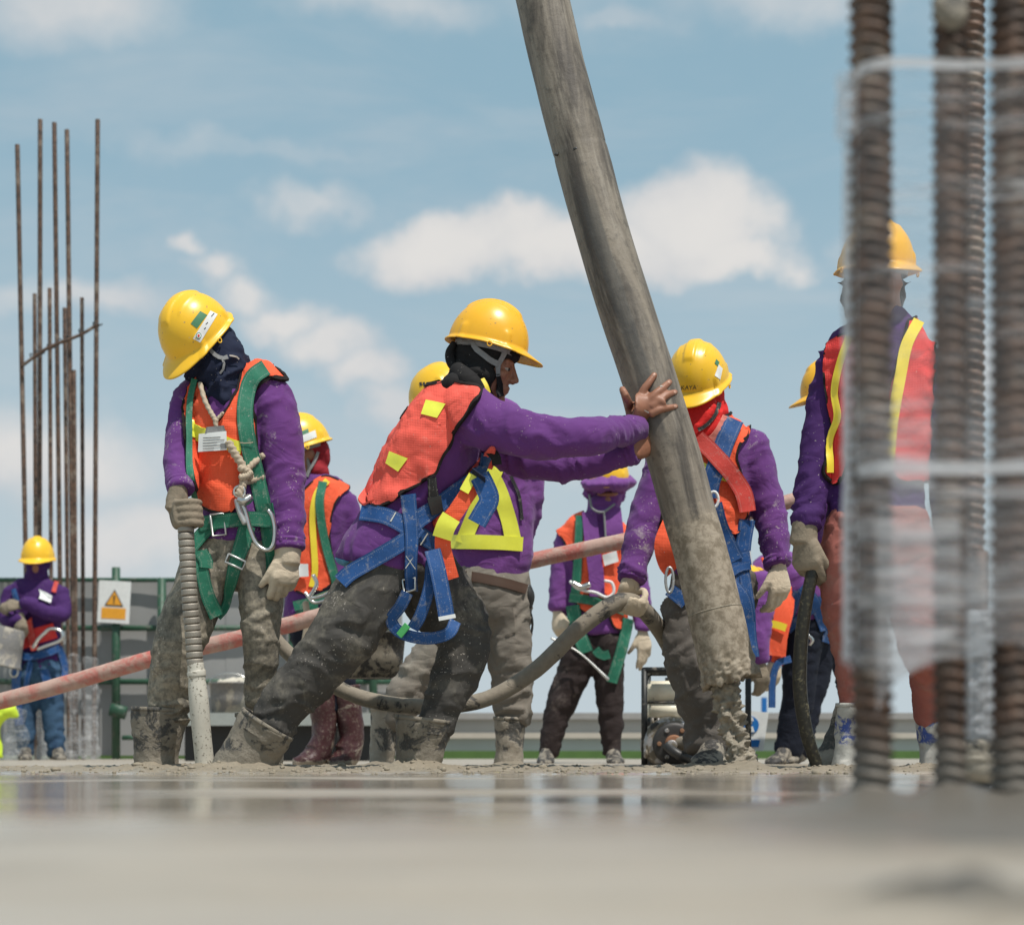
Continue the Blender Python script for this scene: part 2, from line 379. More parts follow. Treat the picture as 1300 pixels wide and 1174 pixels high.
def fold(v, n, segs, seed):
    """cloth folds running across each limb segment (a, b, amplitude, frequency)"""
    if not segs: return v
    D, X = [], []
    for k, (a, b, amp, fr) in enumerate(segs):
        a, b = np.array(a), np.array(b); ab = b-a; L = np.linalg.norm(ab); ax = ab/L
        s = np.clip(((v-a)@ax)/L, -.25, 1.25); c = a+s[:, None]*ab; r = v-c; d = np.linalg.norm(r, axis=1)
        l = np.cross(ax, (.3, .9, .2)); l /= np.linalg.norm(l); m = np.cross(ax, l)
        w = fbm(v*9, seed+50+k, 2)*1.6
        q = np.stack([s*L*fr+w*1.2+(r@l)*fr*.35, (r@l)*9+w, (r@m)*9-w], 1)
        rd = 1-np.abs(2*vnoise(q, seed+k*7)-1)
        q2 = q*np.array([2.1, 1.7, 1.7]); r2 = 1-np.abs(2*vnoise(q2, seed+k*7+3)-1)
        loc = .25+1.1*vnoise(np.stack([s*L*7, r@l*4, r@m*4], 1), seed+k+90)
        X.append(amp*1.75*loc*((rd**3.0-.25)+.22*(r2**2.0-.3))); D.append(d)
    D = np.array(D); X = np.array(X); w = np.exp(-(D-D.min(0))/.025); w /= w.sum(0)
    return v+n*(w*X).sum(0)[:, None]
def lamp_sheet(G, thick):
    """grid of points (n, m, 3) as a sheet with real thickness and crisp edges"""
    n, m, _ = G.shape
    N = nrm(np.cross(np.gradient(G, axis=0), np.gradient(G, axis=1)))
    A = (G+N*thick/2).reshape(-1, 3); B = (G-N*thick/2).reshape(-1, 3); o = n*m; f = []
    for i in range(n-1):
        for j in range(m-1):
            a, b, c, d = i*m+j, i*m+j+1, (i+1)*m+j+1, (i+1)*m+j
            f.append((a, d, c, b)); f.append((a+o, b+o, c+o, d+o))
    loop = [j for j in range(m)]+[i*m+m-1 for i in range(1, n)]+[(n-1)*m+j for j in range(m-2, -1, -1)]+[i*m for i in range(n-2, 0, -1)]
    k = len(loop); q = 2*o
    for i in range(k): f.append((q+i, q+(i+1) % k, q+k+(i+1) % k, q+k+i))
    u = np.tile(np.linspace(-.5, .5, m), n); w = np.repeat(np.concatenate([[0], np.cumsum(np.linalg.norm(np.diff(G[:, m//2], axis=0), axis=1))]), m)
    lamp_sheet.band = np.stack([np.concatenate([u, u, u[loop], u[loop]]), np.concatenate([w, w, w[loop], w[loop]]), np.zeros(2*o+2*k)], 1)
    return np.vstack([A, B, A[loop], B[loop]]), f
def set_band(o):
    at = o.data.attributes.new('band', 'FLOAT_VECTOR', 'POINT'); at.data.foreach_set('vector', lamp_sheet.band.ravel()); return o
def proj(v):
    v = np.asarray(v, float); return np.stack([CX+F*v[:, 0]/v[:, 1], HY-F*(v[:, 2]-H)/v[:, 1]], 1)
def poly_sd(p, poly):
    """signed distance (inside positive) of points to a polygon"""
    poly = np.array(poly, float); n = len(poly); ins = np.zeros(len(p), bool); d2 = np.full(len(p), 1e18)
    for i in range(n):
        a, b = poly[i], poly[(i+1) % n]; ab = b-a; w = p-a
        t = np.clip((w@ab)/max(ab@ab, 1e-9), 0, 1); q = w-t[:, None]*ab; d2 = np.minimum(d2, (q*q).sum(1))
        c = ((a[1] > p[:, 1]) != (b[1] > p[:, 1]))
        with np.errstate(divide='ignore', invalid='ignore'):
            ins ^= c & (p[:, 0] < (b[0]-a[0])*(p[:, 1]-a[1])/(b[1]-a[1]+1e-12)+a[0])
    return np.where(ins, 1, -1)*np.sqrt(d2)
def round_poly(poly, n=5, closed=True):
    p = list(poly); q = catmull(p[-2:]+p+p[:2], n); return q[2*n:-2*n-1] if len(q) > 4*n else q
def clip_mesh(v, t, d):
    """keep the part of a triangle mesh where d > 0, cut cleanly along d = 0"""
    ins = d > 0; k = ins[t].sum(1); keep = [tuple(x) for x in t[k == 3]]
    nv = []; cache = {}; base = len(v)
    def cut(a, b):
        key = (a, b) if a < b else (b, a)
        if key not in cache:
            s = d[key[0]]/(d[key[0]]-d[key[1]]); cache[key] = base+len(nv); nv.append((key[0], key[1], s))
        return cache[key]
    for x in t[(k == 1) | (k == 2)]:
        pol = []
        for i in range(3):
            a, b = int(x[i]), int(x[(i+1) % 3])
            if ins[a]: pol.append(a)
            if ins[a] != ins[b]: pol.append(cut(a, b))
        for i in range(1, len(pol)-1): keep.append((pol[0], pol[i], pol[i+1]))
    return np.array(keep, np.int64).reshape(-1, 3), nv

class Person:
    def __init__(s, label, px, Y, seed, vox=.011):
        s.Y = Y; s.seed = seed; s.vox = vox; s.surf = []; s.bvh = {}
        s.root = empty('person', (P(px, 0, Y).x, Y, 0.0), label, 'person', 'construction workers on the slab')
    def drop(s, q): s.surf = [k for k in s.surf if k is not q]
    def r(s, x): return x*s.Y/F if abs(x) > 1 else x
    def p(s, px, py, d=0.0): return P(px, py, s.Y+d)
    def st(s, rows):
        out = []
        for row in rows:
            px, py, d, ra = row[:4]; rb = row[4] if len(row) > 4 else ra
            out.append((s.p(px, py, d), s.r(ra), s.r(rb)))
        return out
    def loft(s, rows, lat=(1, 0, 0), cap=(.7, .7), seg=18, sub=4): return loft(s.st(rows), lat, seg, sub, cap)
    def limb_segs(s, rows, amp, fr=24):
        q = [s.p(*r[:3]) for r in rows]; return [(q[i], q[i+1], amp, fr) for i in range(len(q)-1)]
    def cloth(s, name, parts, m, segs=(), vox=None, smooth=3, surf=True, extra=0.0, seed=0):
        v, f = remesh(parts, vox or s.vox, smooth); t = tris(f); n = normals(v, t)
        v = fold(v, n, segs, s.seed*13+seed)
        if extra: v = v+n*((fbm(v*26, s.seed+seed, 3)-.5)*extra)[:, None]
        o = mk(name, v, f, m, s.root)
        d = dict(v=v, t=t, n=normals(v, t), o=o, f=f)
        if surf: s.surf.append(d); d['bvh'] = BVHTree.FromPolygons(v.tolist(), t.tolist())
        return d
    def add_surf(s, o):
        me = o.data; v = np.array([x.co for x in me.vertices])+np.array(world_loc(o.parent)); f = [tuple(p.vertices) for p in me.polygons]
        t = tris(f); d = dict(v=v, t=t, n=normals(v, t), o=o, f=f); d['bvh'] = BVHTree.FromPolygons(v.tolist(), t.tolist()); s.surf.append(d); return d
    def hit(s, px, py, targets=None):
        dr = P(px, py, 1)-CAMO; dn = dr.normalized(); best = None
        for q in (targets or s.surf):
            r = q['bvh'].ray_cast(CAMO, dn)
            if r[0] is not None and (best is None or r[3] < best[1]): best = (r[0], r[3], r[1])
        return best
    def patch(s, name, grid_px, m, off=.004, thick=.003, targets=None, smooth=2, parent=None, dflt=0.0):
        """lay a grid of image points (n, m, 2) on the surfaces they fall on"""
        n, k, _ = grid_px.shape; D = np.full((n, k), np.nan)
        for i in range(n):
            for j in range(k):
                h = s.hit(*grid_px[i, j], targets)
                if h: D[i, j] = h[0].y
        if np.isnan(D).all(): D[:] = s.Y+dflt
        idx = np.argwhere(~np.isnan(D))
        for i, j in np.argwhere(np.isnan(D)):
            q = ((idx-np.array([i, j]))**2).sum(1).argmin(); D[i, j] = D[tuple(idx[q])]
        for _ in range(smooth):
            E = np.pad(D, 1, mode='edge'); D = np.minimum(D, (E[:-2, 1:-1]+E[2:, 1:-1]+E[1:-1, :-2]+E[1:-1, 2:])/4)*.6+.4*(E[:-2, 1:-1]+E[2:, 1:-1]+E[1:-1, :-2]+E[1:-1, 2:])/4
        G = np.stack([(grid_px[..., 0]-CX)/F*D, D, H+(HY-grid_px[..., 1])/F*D], -1)
        N = nrm(np.cross(np.gradient(G, axis=0), np.gradient(G, axis=1))); sg = np.where((N*(G-np.array(CAMO))).sum(-1, keepdims=True) > 0, -1, 1); N = N*sg
        G = G+N*off
        v, f = lamp_sheet(G, thick)
        return set_band(mk(name, v, f, m, parent or s.root))
    def strap(s, name, pts, w, m, off=.0055, thick=.0026, targets=None, step=5.0, smooth=3, parent=None, cross=5):
        c = catmull(pts, 12); L = np.concatenate([[0], np.cumsum(np.linalg.norm(np.diff(c, axis=0), axis=1))])
        n = max(4, int(L[-1]/step)); u = np.linspace(0, L[-1], n); c = np.stack([np.interp(u, L, c[:, a]) for a in (0, 1)], 1)
        t = nrm(np.gradient(c, axis=0)); nn = np.stack([-t[:, 1], t[:, 0]], 1)
        ww = np.interp(u/L[-1], np.linspace(0, 1, len(w)), w) if not np.isscalar(w) else np.full(n, w)
        hit = [bool(s.hit(*q, targets)) for q in c]; ok = [i for i in range(n) if hit[i]]
        if ok and ok[-1]-ok[0] > 2: c, nn, ww = c[ok[0]:ok[-1]+1], nn[ok[0]:ok[-1]+1], ww[ok[0]:ok[-1]+1]
        k = np.linspace(-.5, .5, cross); G = c[:, None]+nn[:, None]*(k[None, :, None]*ww[:, None, None])
        return s.patch(name, G, m, off, thick, targets, smooth, parent)
    def free_strap(s, name, pts, w, m, thick=.003, face=(0, -1, 0), parent=None, twist=None):
        """hanging ribbon through (px, py, depth) points, its flat side towards face"""
        c = catmull([tuple(s.p(*q)) for q in pts], 6); t = nrm(np.gradient(c, axis=0)); fc = np.array(face, float)
        sd = nrm(np.cross(t, fc[None])); W = s.r(w)
        G = c[:, None]+sd[:, None]*(np.linspace(-.5, .5, 3)[None, :, None]*W)
        v, f = lamp_sheet(G, thick); return set_band(mk(name, v, f, m, parent or s.root))
    def shell(s, name, src, poly, m, off=.010, inner=.003, band=None, rnd=4, within=None, wob=.0, both=True, parent=None):
        """a garment layer over src: everything that falls inside the outline, front and back"""
        v, t, n = src['v'], src['t'], src['n']; pj = proj(v)
        pg = round_poly(poly, rnd) if rnd else poly
        near = poly_sd(pj, pg) > -12
        if not both: near &= (n*nrm(v-np.array(CAMO))).sum(1) < .25
        tt = t[near[t].any(1) if both else near[t].all(1)]; V, N = v, n
        for k in ((0, 1) if band else (0,)):
            dd = poly_sd(proj(V), pg); d = (dd-(band[0] if band else 0)) if k == 0 else band[1]-dd
            tt, nv = clip_mesh(V, tt, d)
            if len(tt) == 0: return None
            if nv:
                a = np.array([x[0] for x in nv]); b = np.array([x[1] for x in nv]); q = np.array([x[2] for x in nv])[:, None]
                V = np.vstack([V, V[a]*(1-q)+V[b]*q]); N = np.vstack([N, nrm(N[a]*(1-q)+N[b]*q)])
        use = np.unique(tt); mp = np.full(len(V), -1); mp[use] = np.arange(len(use)); tt = mp[tt]; V = V[use]; N = N[use]
        w = ((fbm(V*14, s.seed+5, 3)-.45)*wob)[:, None] if wob else 0
        A = V+N*(off+w); B = V+N*inner; k = len(V)
        e = np.vstack([tt[:, [0, 1]], tt[:, [1, 2]], tt[:, [2, 0]]]); es = np.sort(e, 1); key = es[:, 0]*k+es[:, 1]
        uq, ix, ct = np.unique(key, return_index=True, return_counts=True); bd = e[ix[ct == 1]]
        bv = np.unique(bd); im = np.full(k, -1); im[bv] = np.arange(len(bv)); nb = len(bv)
        f = np.vstack([tt, tt[:, ::-1]+k]).tolist()+[(2*k+im[a], 2*k+nb+im[a], 2*k+nb+im[b], 2*k+im[b]) for a, b in bd]
        return mk(name, np.vstack([A, B, A[bv], B[bv]]), f, m, parent or s.root)
    def cuff(s, a, c, ra, rb, m, lat=(1, 0, 0)):
        """sleeve hem between two image points"""
        a, c = s.p(*a), s.p(*c); q = [(a+(c-a)*t, s.r(ra)*k, s.r(rb)*k) for t, k in ((0, .98), (.18, 1.06), (.4, 1.03), (.62, 1.075), (.85, 1.05), (1, .93))]
        v, f = loft(q, lat, 26, 4, (.05, .05)); n = normals(v, tris(f)); v = v+n*((fbm(v*50, s.seed, 2)-.5)*.006)[:, None]; return mk('cuff', v, f, m, s.root)
    def tube(s, name, rows, m, parent=None, seg=10, sub=6, lat=(0.2, 1, .1), cap=(.6, .6)):
        v, f = s.loft(rows, lat, cap, seg, sub); return mk(name, v, f, m, parent or s.root)

def frame(fwd, up):
    f = Vector(fwd).normalized(); u = Vector(up); u = (u-f*u.dot(f)).normalized(); r = f.cross(u)
    return np.array([r, f, u]).T      # columns: right, forward, up
def head_parts(c, fwd, up, k=1.0, nose=True):
    A = frame(fwd, up); c = np.array(c)
    def b(p, r): return ball(c+A@(np.array(p)*k), np.array(r)*k, A)
    def l(pts): return loft([(Vector(c+A@(np.array(p)*k)), r*k, r2*k) for p, r, r2 in pts], A[:, 0], 14, 4)
    out = [b((0, -.012, .032), (.074, .094, .084)), b((0, .016, -.012), (.064, .076, .090)), b((0, .026, -.062), (.050, .054, .046)),
           b((0, .070, -.094), (.022, .018, .018)), b((0, .074, .026), (.050, .017, .013)),
           b((.038, .062, -.020), (.022, .020, .018)), b((-.038, .062, -.020), (.022, .020, .018)),
           b((.031, .0765, .0115), (.017, .0105, .0075)), b((-.031, .0765, .0115), (.017, .0105, .0075)), b((.031, .0755, -.0085), (.016, .009, .0065)), b((-.031, .0755, -.0085), (.016, .009, .0065)),
           b((.076, -.006, -.012), (.008, .020, .032)), b((-.076, -.006, -.012), (.008, .020, .032))]
    if nose:
        out += [l([((0, .084, .020), .008, .010), ((0, .098, -.006), .009, .010), ((0, .109, -.026), .012, .011)]),
                b((.011, .096, -.030), (.008, .011, .008)), b((-.011, .096, -.030), (.008, .011, .008)),
                b((0, .084, -.053), (.021, .0115, .0065)), b((0, .083, -.0635), (.019, .011, .0075)), b((0, .078, -.060), (.028, .012, .02))]
    return out
def eyes(per, c, fwd, up, k=1.0):
    A = frame(fwd, up); c = np.array(c)
    for sx in (-1, 1):
        p = c+A@(np.array((sx*.031, .0745, .002))*k)
        v, f = ball(p, .0105*k); e = mk('eye', v, f, M['shaded_eye_white'], per.root)
        v, f = ball(p+A[:, 1]*.0085*k, .0058*k); mk('iris', v, f, M['iris'], e)
def helmet(per, c, fwd, up, m, k=1.0, ridge=True):
    """ribbed hard hat: dome, brim lip, front peak, suspension band inside"""
    A = frame(fwd, up); c = np.array(c); NT_, NP = 112, 34
    th = np.linspace(0, 2*np.pi, NT_, endpoint=False); sx, cy = np.sin(th), np.cos(th)      # th = 0 is forward
    a, b, h = .112, .136, .146
    rings = []
    pk = np.clip(cy, 0, 1)**1.6*(1-.25*np.clip(np.abs(sx)-.5, 0, 1))
    for i in range(NP+1):
        ph = (i/NP)*math.pi/2; rr = math.sin(ph)**.94; z = math.cos(ph)**1.0*h
        x = a*rr*sx; y = b*rr*cy-.004; zz = np.full(NT_, z)
        if ridge:
            s = 1/(1+np.exp((np.abs(x)-.020)/.0012)); e = 1/(1+np.exp((y-.088)/.0015))/(1+np.exp((-.098-y)/.0015))
            up_ = s*e*.0065
            s2 = (np.exp(-((np.abs(x)-.052)/.004)**2))*(1/(1+np.exp((y-.055)/.002)))*(1/(1+np.exp((-.07-y)/.002)))*(z > .05)
            up_ = up_+s2*.003
            zz = zz+up_*math.cos(ph)**.5; x = x*(1+up_*2); y = y*(1+up_*4)
        if i > NP-9:                                   # accessory slots at the sides
            q = np.zeros(NT_)
            for t0 in (.95, 2*np.pi-.95, 2.15, 2*np.pi-2.15):
                q += 1/(1+np.exp((np.abs(th-t0)-.085)/.008))
            q *= 1/(1+math.exp(-(i-(NP-6))/.3)); x = x+sx*q*.0055; y = y+cy*q*.0055
        rings.append(np.stack([x, y, zz], 1))
    base = rings[-1]
    def flange(o, z, p): return np.stack([base[:, 0]+sx*o*(1+.3*pk), base[:, 1]+cy*o+pk*p, np.full(NT_, z)-pk*p*.42], 1)
    rings += [flange(.004, -.003, .016), flange(.008, -.007, .034), flange(.0105, -.009, .048), flange(.0115, -.012, .051), flange(.0105, -.0145, .050),
              flange(.006, -.0115, .033), flange(.000, -.008, .008), flange(-.004, -.004, 0)]
    for i in range(NP, 0, -3):
        ph = (i/NP)*math.pi/2; rr = math.sin(ph)**.94-.035; rings.append(np.stack([a*rr*sx, b*rr*cy-.004, np.full(NT_, math.cos(ph)*(h-.005)-.001)], 1))
    V = np.vstack([((R*k)@A.T+c) for R in rings[1:]]+[((np.array([[0, -.004, h+(.0065 if ridge else 0)]])*k)@A.T+c)])
    n = len(rings)-1; f = []
    for i in range(n-1):
        for j in range(NT_):
            q = (j+1) % NT_; f.append((i*NT_+j, (i+1)*NT_+j, (i+1)*NT_+q, i*NT_+q))
    for j in range(NT_): f.append((n*NT_, j, (j+1) % NT_))
    f.append(tuple((n-1)*NT_+j for j in range(NT_)))
    o = mk('hard_hat', V, f, m, per.root); o.data.polygons[len(o.data.polygons)-1].use_smooth = False
    # hook eye on the lower edge of each side
    for sgn in (-1, 1):
        q = [(sgn*(a+.012), .028+.008*math.cos(t), -.018+.008*math.sin(t)) for t in np.linspace(0, 2*math.pi, 9)]
        v, f = loft([(Vector(c+A@(np.array(z)*k)), .0022*k, .0022*k) for z in q], A[:, 0], 6, 1, (.1, .1)); mk('hook_eye', v, f, m, o)
    # headband
    R = [np.stack([.092*sx, .108*cy-.004, np.full(NT_, z)], 1)[::4] for z in (.004, -.028)]
    R2 = [np.stack([.0945*sx, .1105*cy-.004, np.full(NT_, z)], 1)[::4] for z in (-.028, .004)]
    Q = R+R2; w = len(Q[0]); V = np.vstack([((z*k)@A.T+c) for z in Q]); f = []
    for i in range(4):
        for j in range(w): f.append((i*w+j, i*w+(j+1) % w, ((i+1) % 4)*w+(j+1) % w, ((i+1) % 4)*w+j))
    mk('headband', V, f, M['grey_web'], o)
    return o
def text_on(per, name, txt, o_px, sx, sy, m, targets, off=.0015, parent=None, ex=(1, 0), ey=(0, -1)):
    """flat lettering laid on a curved surface; (sx, sy) letter size in photo pixels"""
    cu = bpy.data.curves.new('txt', 'FONT'); cu.body = txt; cu.size = 1; cu.resolution_u = 3
    ob = bpy.data.objects.new('txt', cu); COL.objects.link(ob)
    me = bpy.data.meshes.new_from_object(ob.evaluated_get(bpy.context.evaluated_depsgraph_get()))
    pts = np.array([v.co[:2] for v in me.vertices]); f = [tuple(p.vertices) for p in me.polygons]
    bpy.data.objects.remove(ob, do_unlink=True); V = []
    for x, y in pts:
        px = o_px[0]+x*sx*ex[0]+y*sy*ey[0]; py = o_px[1]+x*sx*ex[1]+y*sy*ey[1]; h = per.hit(px, py, targets)
        V.append(tuple((h[0]+h[2]*(off if h[2].y < 0 else -off)) if h else per.p(px, py)))
    return mk(name, V, f, m, parent or per.root, False)
def quad_grid(a, b, c, d, n=6, m=6):
    a, b, c, d = map(np.array, (a, b, c, d)); u = np.linspace(0, 1, n)[:, None, None]; w = np.linspace(0, 1, m)[None, :, None]
    return (a*(1-u)+d*u)*(1-w)+(b*(1-u)+c*u)*w
def boot(per, rows, m, lat=(1, 0, 0), name='boot', foot=None, amp=.0075, rim=True):
    """rubber boot: open shaft with a trimmed rim, sole end closed"""
    a = catmull([tuple(q[0])+(q[1], q[2]) for q in per.st(rows)], 8)
    t = nrm(a[1, :3]-a[0, :3])
    extra = []
    if rim:
        e0 = a[0].copy(); inn = a[0].copy(); inn[:3] += t*.05; inn[3:] -= .006
        i2 = a[0].copy(); i2[3:] -= .005; o1 = a[0].copy(); o1[3:] += .003; o2 = a[0].copy(); o2[:3] += t*.012; o2[3:] += .003; o3 = a[0].copy(); o3[:3] += t*.014
        a = np.vstack([inn, i2, o1, o2, o3, a[1:]])
    c = a[:, :3]; tt = nrm(np.gradient(c, axis=0)); 
    if rim: tt[:5] = t
    L = np.array(lat, float)[None]; l = nrm(L-(L*tt).sum(1, keepdims=True)*tt); d = np.cross(tt, l)
    S = 36; th = np.linspace(0, 2*np.pi, S, endpoint=False)
    V = (c[:, None]+l[:, None]*(a[:, 3:4, None]*np.cos(th)[None, :, None])+d[:, None]*(a[:, 4:5, None]*np.sin(th)[None, :, None])).reshape(-1, 3)
    k = len(a); f = []
    for i in range(k-1):
        for j in range(S):
            q = (j+1) % S; f.append((i*S+j, i*S+q, (i+1)*S+q, (i+1)*S+j))
    V = np.vstack([V, c[-1]+tt[-1]*.5*min(a[-1, 3], a[-1, 4])])
    for j in range(S): f.append((k*S, (k-1)*S+j, (k-1)*S+(j+1) % S))
    n = normals(V, tris(f)); w = np.ones(len(V)); w[:S*5] = .15
    V = V+n*((fbm(V*14, per.seed+3, 4)-.5)*amp*2.6*w+(fbm(V*60, per.seed+4, 2)-.5)*amp*.8*w)[:, None]
    return mk(name, V, f, m, per.root)
def shoe(per, heel, toe, h, w, m):
    """low shoe between two image points (px, py, depth)"""
    a, b = per.p(*heel), per.p(*toe); ax = (b-a).normalized(); L = (b-a).length; sd = ax.cross(Vector((0, 0, 1))).normalized()
    up = Vector((0, 0, 1)); st = []
    for t, hh, ww in ((0, .55, .62), (.12, .95, .82), (.3, 1.0, .80), (.5, .72, .86), (.7, .52, 1.0), (.88, .44, .92), (1.0, .30, .6)):
        st.append((a+ax*L*t+up*(h*hh*.5), w*ww*.5, h*hh*.5))
    v, f = remesh([loft(st, sd, 18, 4, (.5, .7)), ball(a+ax*L*.2+up*h*.95, (w*.36, w*.40, h*.5))], .006, 2)
    t = tris(f); n = normals(v, t); v = v+n*((fbm(v*30, per.seed+9, 4)-.5)*.010)[:, None]
    return mk('shoe', v, f, m, per.root)
def glove(per, parts, m, vox=.0042, name='glove'):
    v, f = remesh(parts, vox, 2); t = tris(f); n = normals(v, t)
    v = v+n*((fbm(v*45, per.seed+21, 3)-.5)*.0035)[:, None]
    return mk(name, v, f, m, per.root)
def hand_parts(wrist, dr, dorsal, side, curl=(.35, .45, .5, .55), spread=.05, k=1.0, thick=.0105, thumb=(.55, .35)):
    """open or relaxed hand; side = +1 when the thumb lies towards dr x dorsal"""
    y = Vector(dr).normalized(); z = Vector(dorsal); z = (z-y*z.dot(y)).normalized(); x = y.cross(z)*side
    W = Vector(wrist); g = lambda a, b, c: W+(x*a+y*b+z*c)*k
    out = [loft([(g(0, -.03, 0), .027*k, .022*k), (g(0, .0, 0), .028*k, .020*k), (g(.002, .035, .001), .040*k, .017*k), (g(.001, .07, .002), .042*k, .0155*k), (g(0, .088, 0), .038*k, .012*k)], x, 18, 4)]
    for i, (ox, oy, ls) in enumerate(((.030, .084, (.044, .027, .022)), (.010, .090, (.049, .031, .024)), (-.010, .086, (.045, .029, .023)), (-.029, .077, (.035, .022, .020)))):
        a = spread*(1.5-i); p = g(ox, oy-.012, 0); d = (y*math.cos(a)+x*math.sin(a)); ang = 0; pts = [(p, thick*1.1*k, thick*1.1*k)]
        for j, l in enumerate(ls):
            ang += curl[i]*(.8, 1.15, .8)[j]; dd = d*math.cos(ang)-z*math.sin(ang); p = p+dd*l*k*(1.0 if j else 1.3); r = thick*(1.0, .94, .82)[j]*k*(1 if i < 3 else .9)
            pts.append((p, r, r))
        out.append(loft(pts, x, 12, 4))
    p = g(.026, .018, -.006); d = (x*math.sin(thumb[0])+y*math.cos(thumb[0])); pts = [(p, .016*k, .014*k)]; ang = thumb[1]*.4
    for j, l in enumerate((.040, .034, .026)):
        dd = d*math.cos(ang)-z*math.sin(ang); p = p+dd*l*k; r = (.0135, .0115, .0095)[j]*k; pts.append((p, r, r)); ang += thumb[1]
    out.append(loft(pts, z, 12, 4)); return out
def fist_parts(wrist, c, axis, rh, flip=1, k=1.0, thumb=True):
    """hand closed round a hose of radius rh at c, knuckles side by side along axis"""
    W, c = Vector(wrist), Vector(c); ax = Vector(axis).normalized(); u = W-c; u = (u-ax*u.dot(ax)).normalized(); w = ax.cross(u)*flip
    R = rh+.010*k; out = []
    k0 = c+u*(R+.012*k)+w*.012*k
    out.append(loft([(W, .026*k, .024*k), (W+(k0-W)*.5, .034*k, .024*k), (k0, .041*k, .020*k), (c+w*(R+.004)*1.0+u*.012, .038*k, .014*k)], ax, 16, 4))
    for i in range(4):
        o = ax*((1.5-i)*.0205*k); r0 = (.0112, .0115, .011, .0098)[i]*k; pts = []
        for t in np.linspace(35, 255, 8):
            a = math.radians(t); rr = R+(.004 if t < 80 else 0); pts.append((c+o+u*math.cos(a)*rr+w*math.sin(a)*rr, r0, r0))
        out.append(loft(pts, ax, 10, 2))
    if thumb:
        pts = []
        for t, s in ((20, .026), (-25, .034), (-70, .028), (-115, .016)):
            a = math.radians(t); pts.append((c+ax*s*k+u*math.cos(a)*(R+.004)+w*math.sin(a)*(R+.004), (.015 if t > 0 else .0118)*k, (.015 if t > 0 else .0118)*k))
        out.append(loft(pts, ax, 10, 3))
    return out
def snap_hook(per, name, rows, w, m=None, parent=None):
    return per.tube(name, [(a, b, d, w, w*.7) for a, b, d in rows], m or M['steel'], parent, 10, 6)

# ------------------------------------------------------------------ the setting
def sm(e0, e1, x): t = np.clip((x-e0)/(e1-e0), 0, 1); return t*t*(3-2*t)
BOOTS = [(-1.19, 6.0, .13), (-.84, 6.0, .11), (-1.0, 5.82, .05), (-.87, 5.7, .15), (-.31, 5.8, .12), (0, 6.9, .10), (-.50, 6.9, .10), (.74, 6.45, .13), (.74, 5.85, .12), (1.09, 5.7, .12), (1.35, 5.75, .10)]
def ground_h(x, y):
    """height of the fresh slab: a screeded wet sheet in front, a trampled ridge, a rougher fill behind"""
    x = np.asarray(x, float); y = np.asarray(y, float); q = np.stack([x, y, np.zeros_like(x)], -1).reshape(-1, 3)
    edge = 5.15+.25*(fbm(q*np.array([.8, .5, 1]), 3, 3).reshape(x.shape)-.5)
    ridge = sm(edge, edge+.18, y)*(1-sm(6.5, 7.6, y))
    lum = fbm(q*11, 5, 4).reshape(x.shape); l2 = fbm(q*34, 8, 3).reshape(x.shape)
    h = ridge*(.002+.036*np.clip(lum-.40, 0, 1)+.030*np.clip(l2-.45, 0, 1))
    h += sm(6.5, 7.6, y)*.004*lum
    h += (1-ridge)*.0022*(fbm(q*np.array([2.0, 3.2, 1]), 11, 3).reshape(x.shape)-.5)
    # cement heaped round the feet of the near starter bars
    m = np.exp(-(((x-.62)/.36)**2+((y-1.98)/.13)**2)**2*1.0)
    h += m*(.012+.014*fbm(q*16, 21, 3).reshape(x.shape))
    for bx in (.395, .490, .565): h += .020*np.exp(-((x-bx)**2+(y-1.97)**2)/(.034**2))
    m2 = np.exp(-(((x-.25)/.105)**2+((y-.775)/.075)**2)**2); h += m2*(.001+.046*np.clip(fbm(q*26, 31, 3).reshape(x.shape)-.25, 0, 1))
    for bx, by, br in BOOTS: h += (.010+.022*lum)*np.exp(-((x-bx)**2+(y-by+.02)**2)/br**2)
    return h
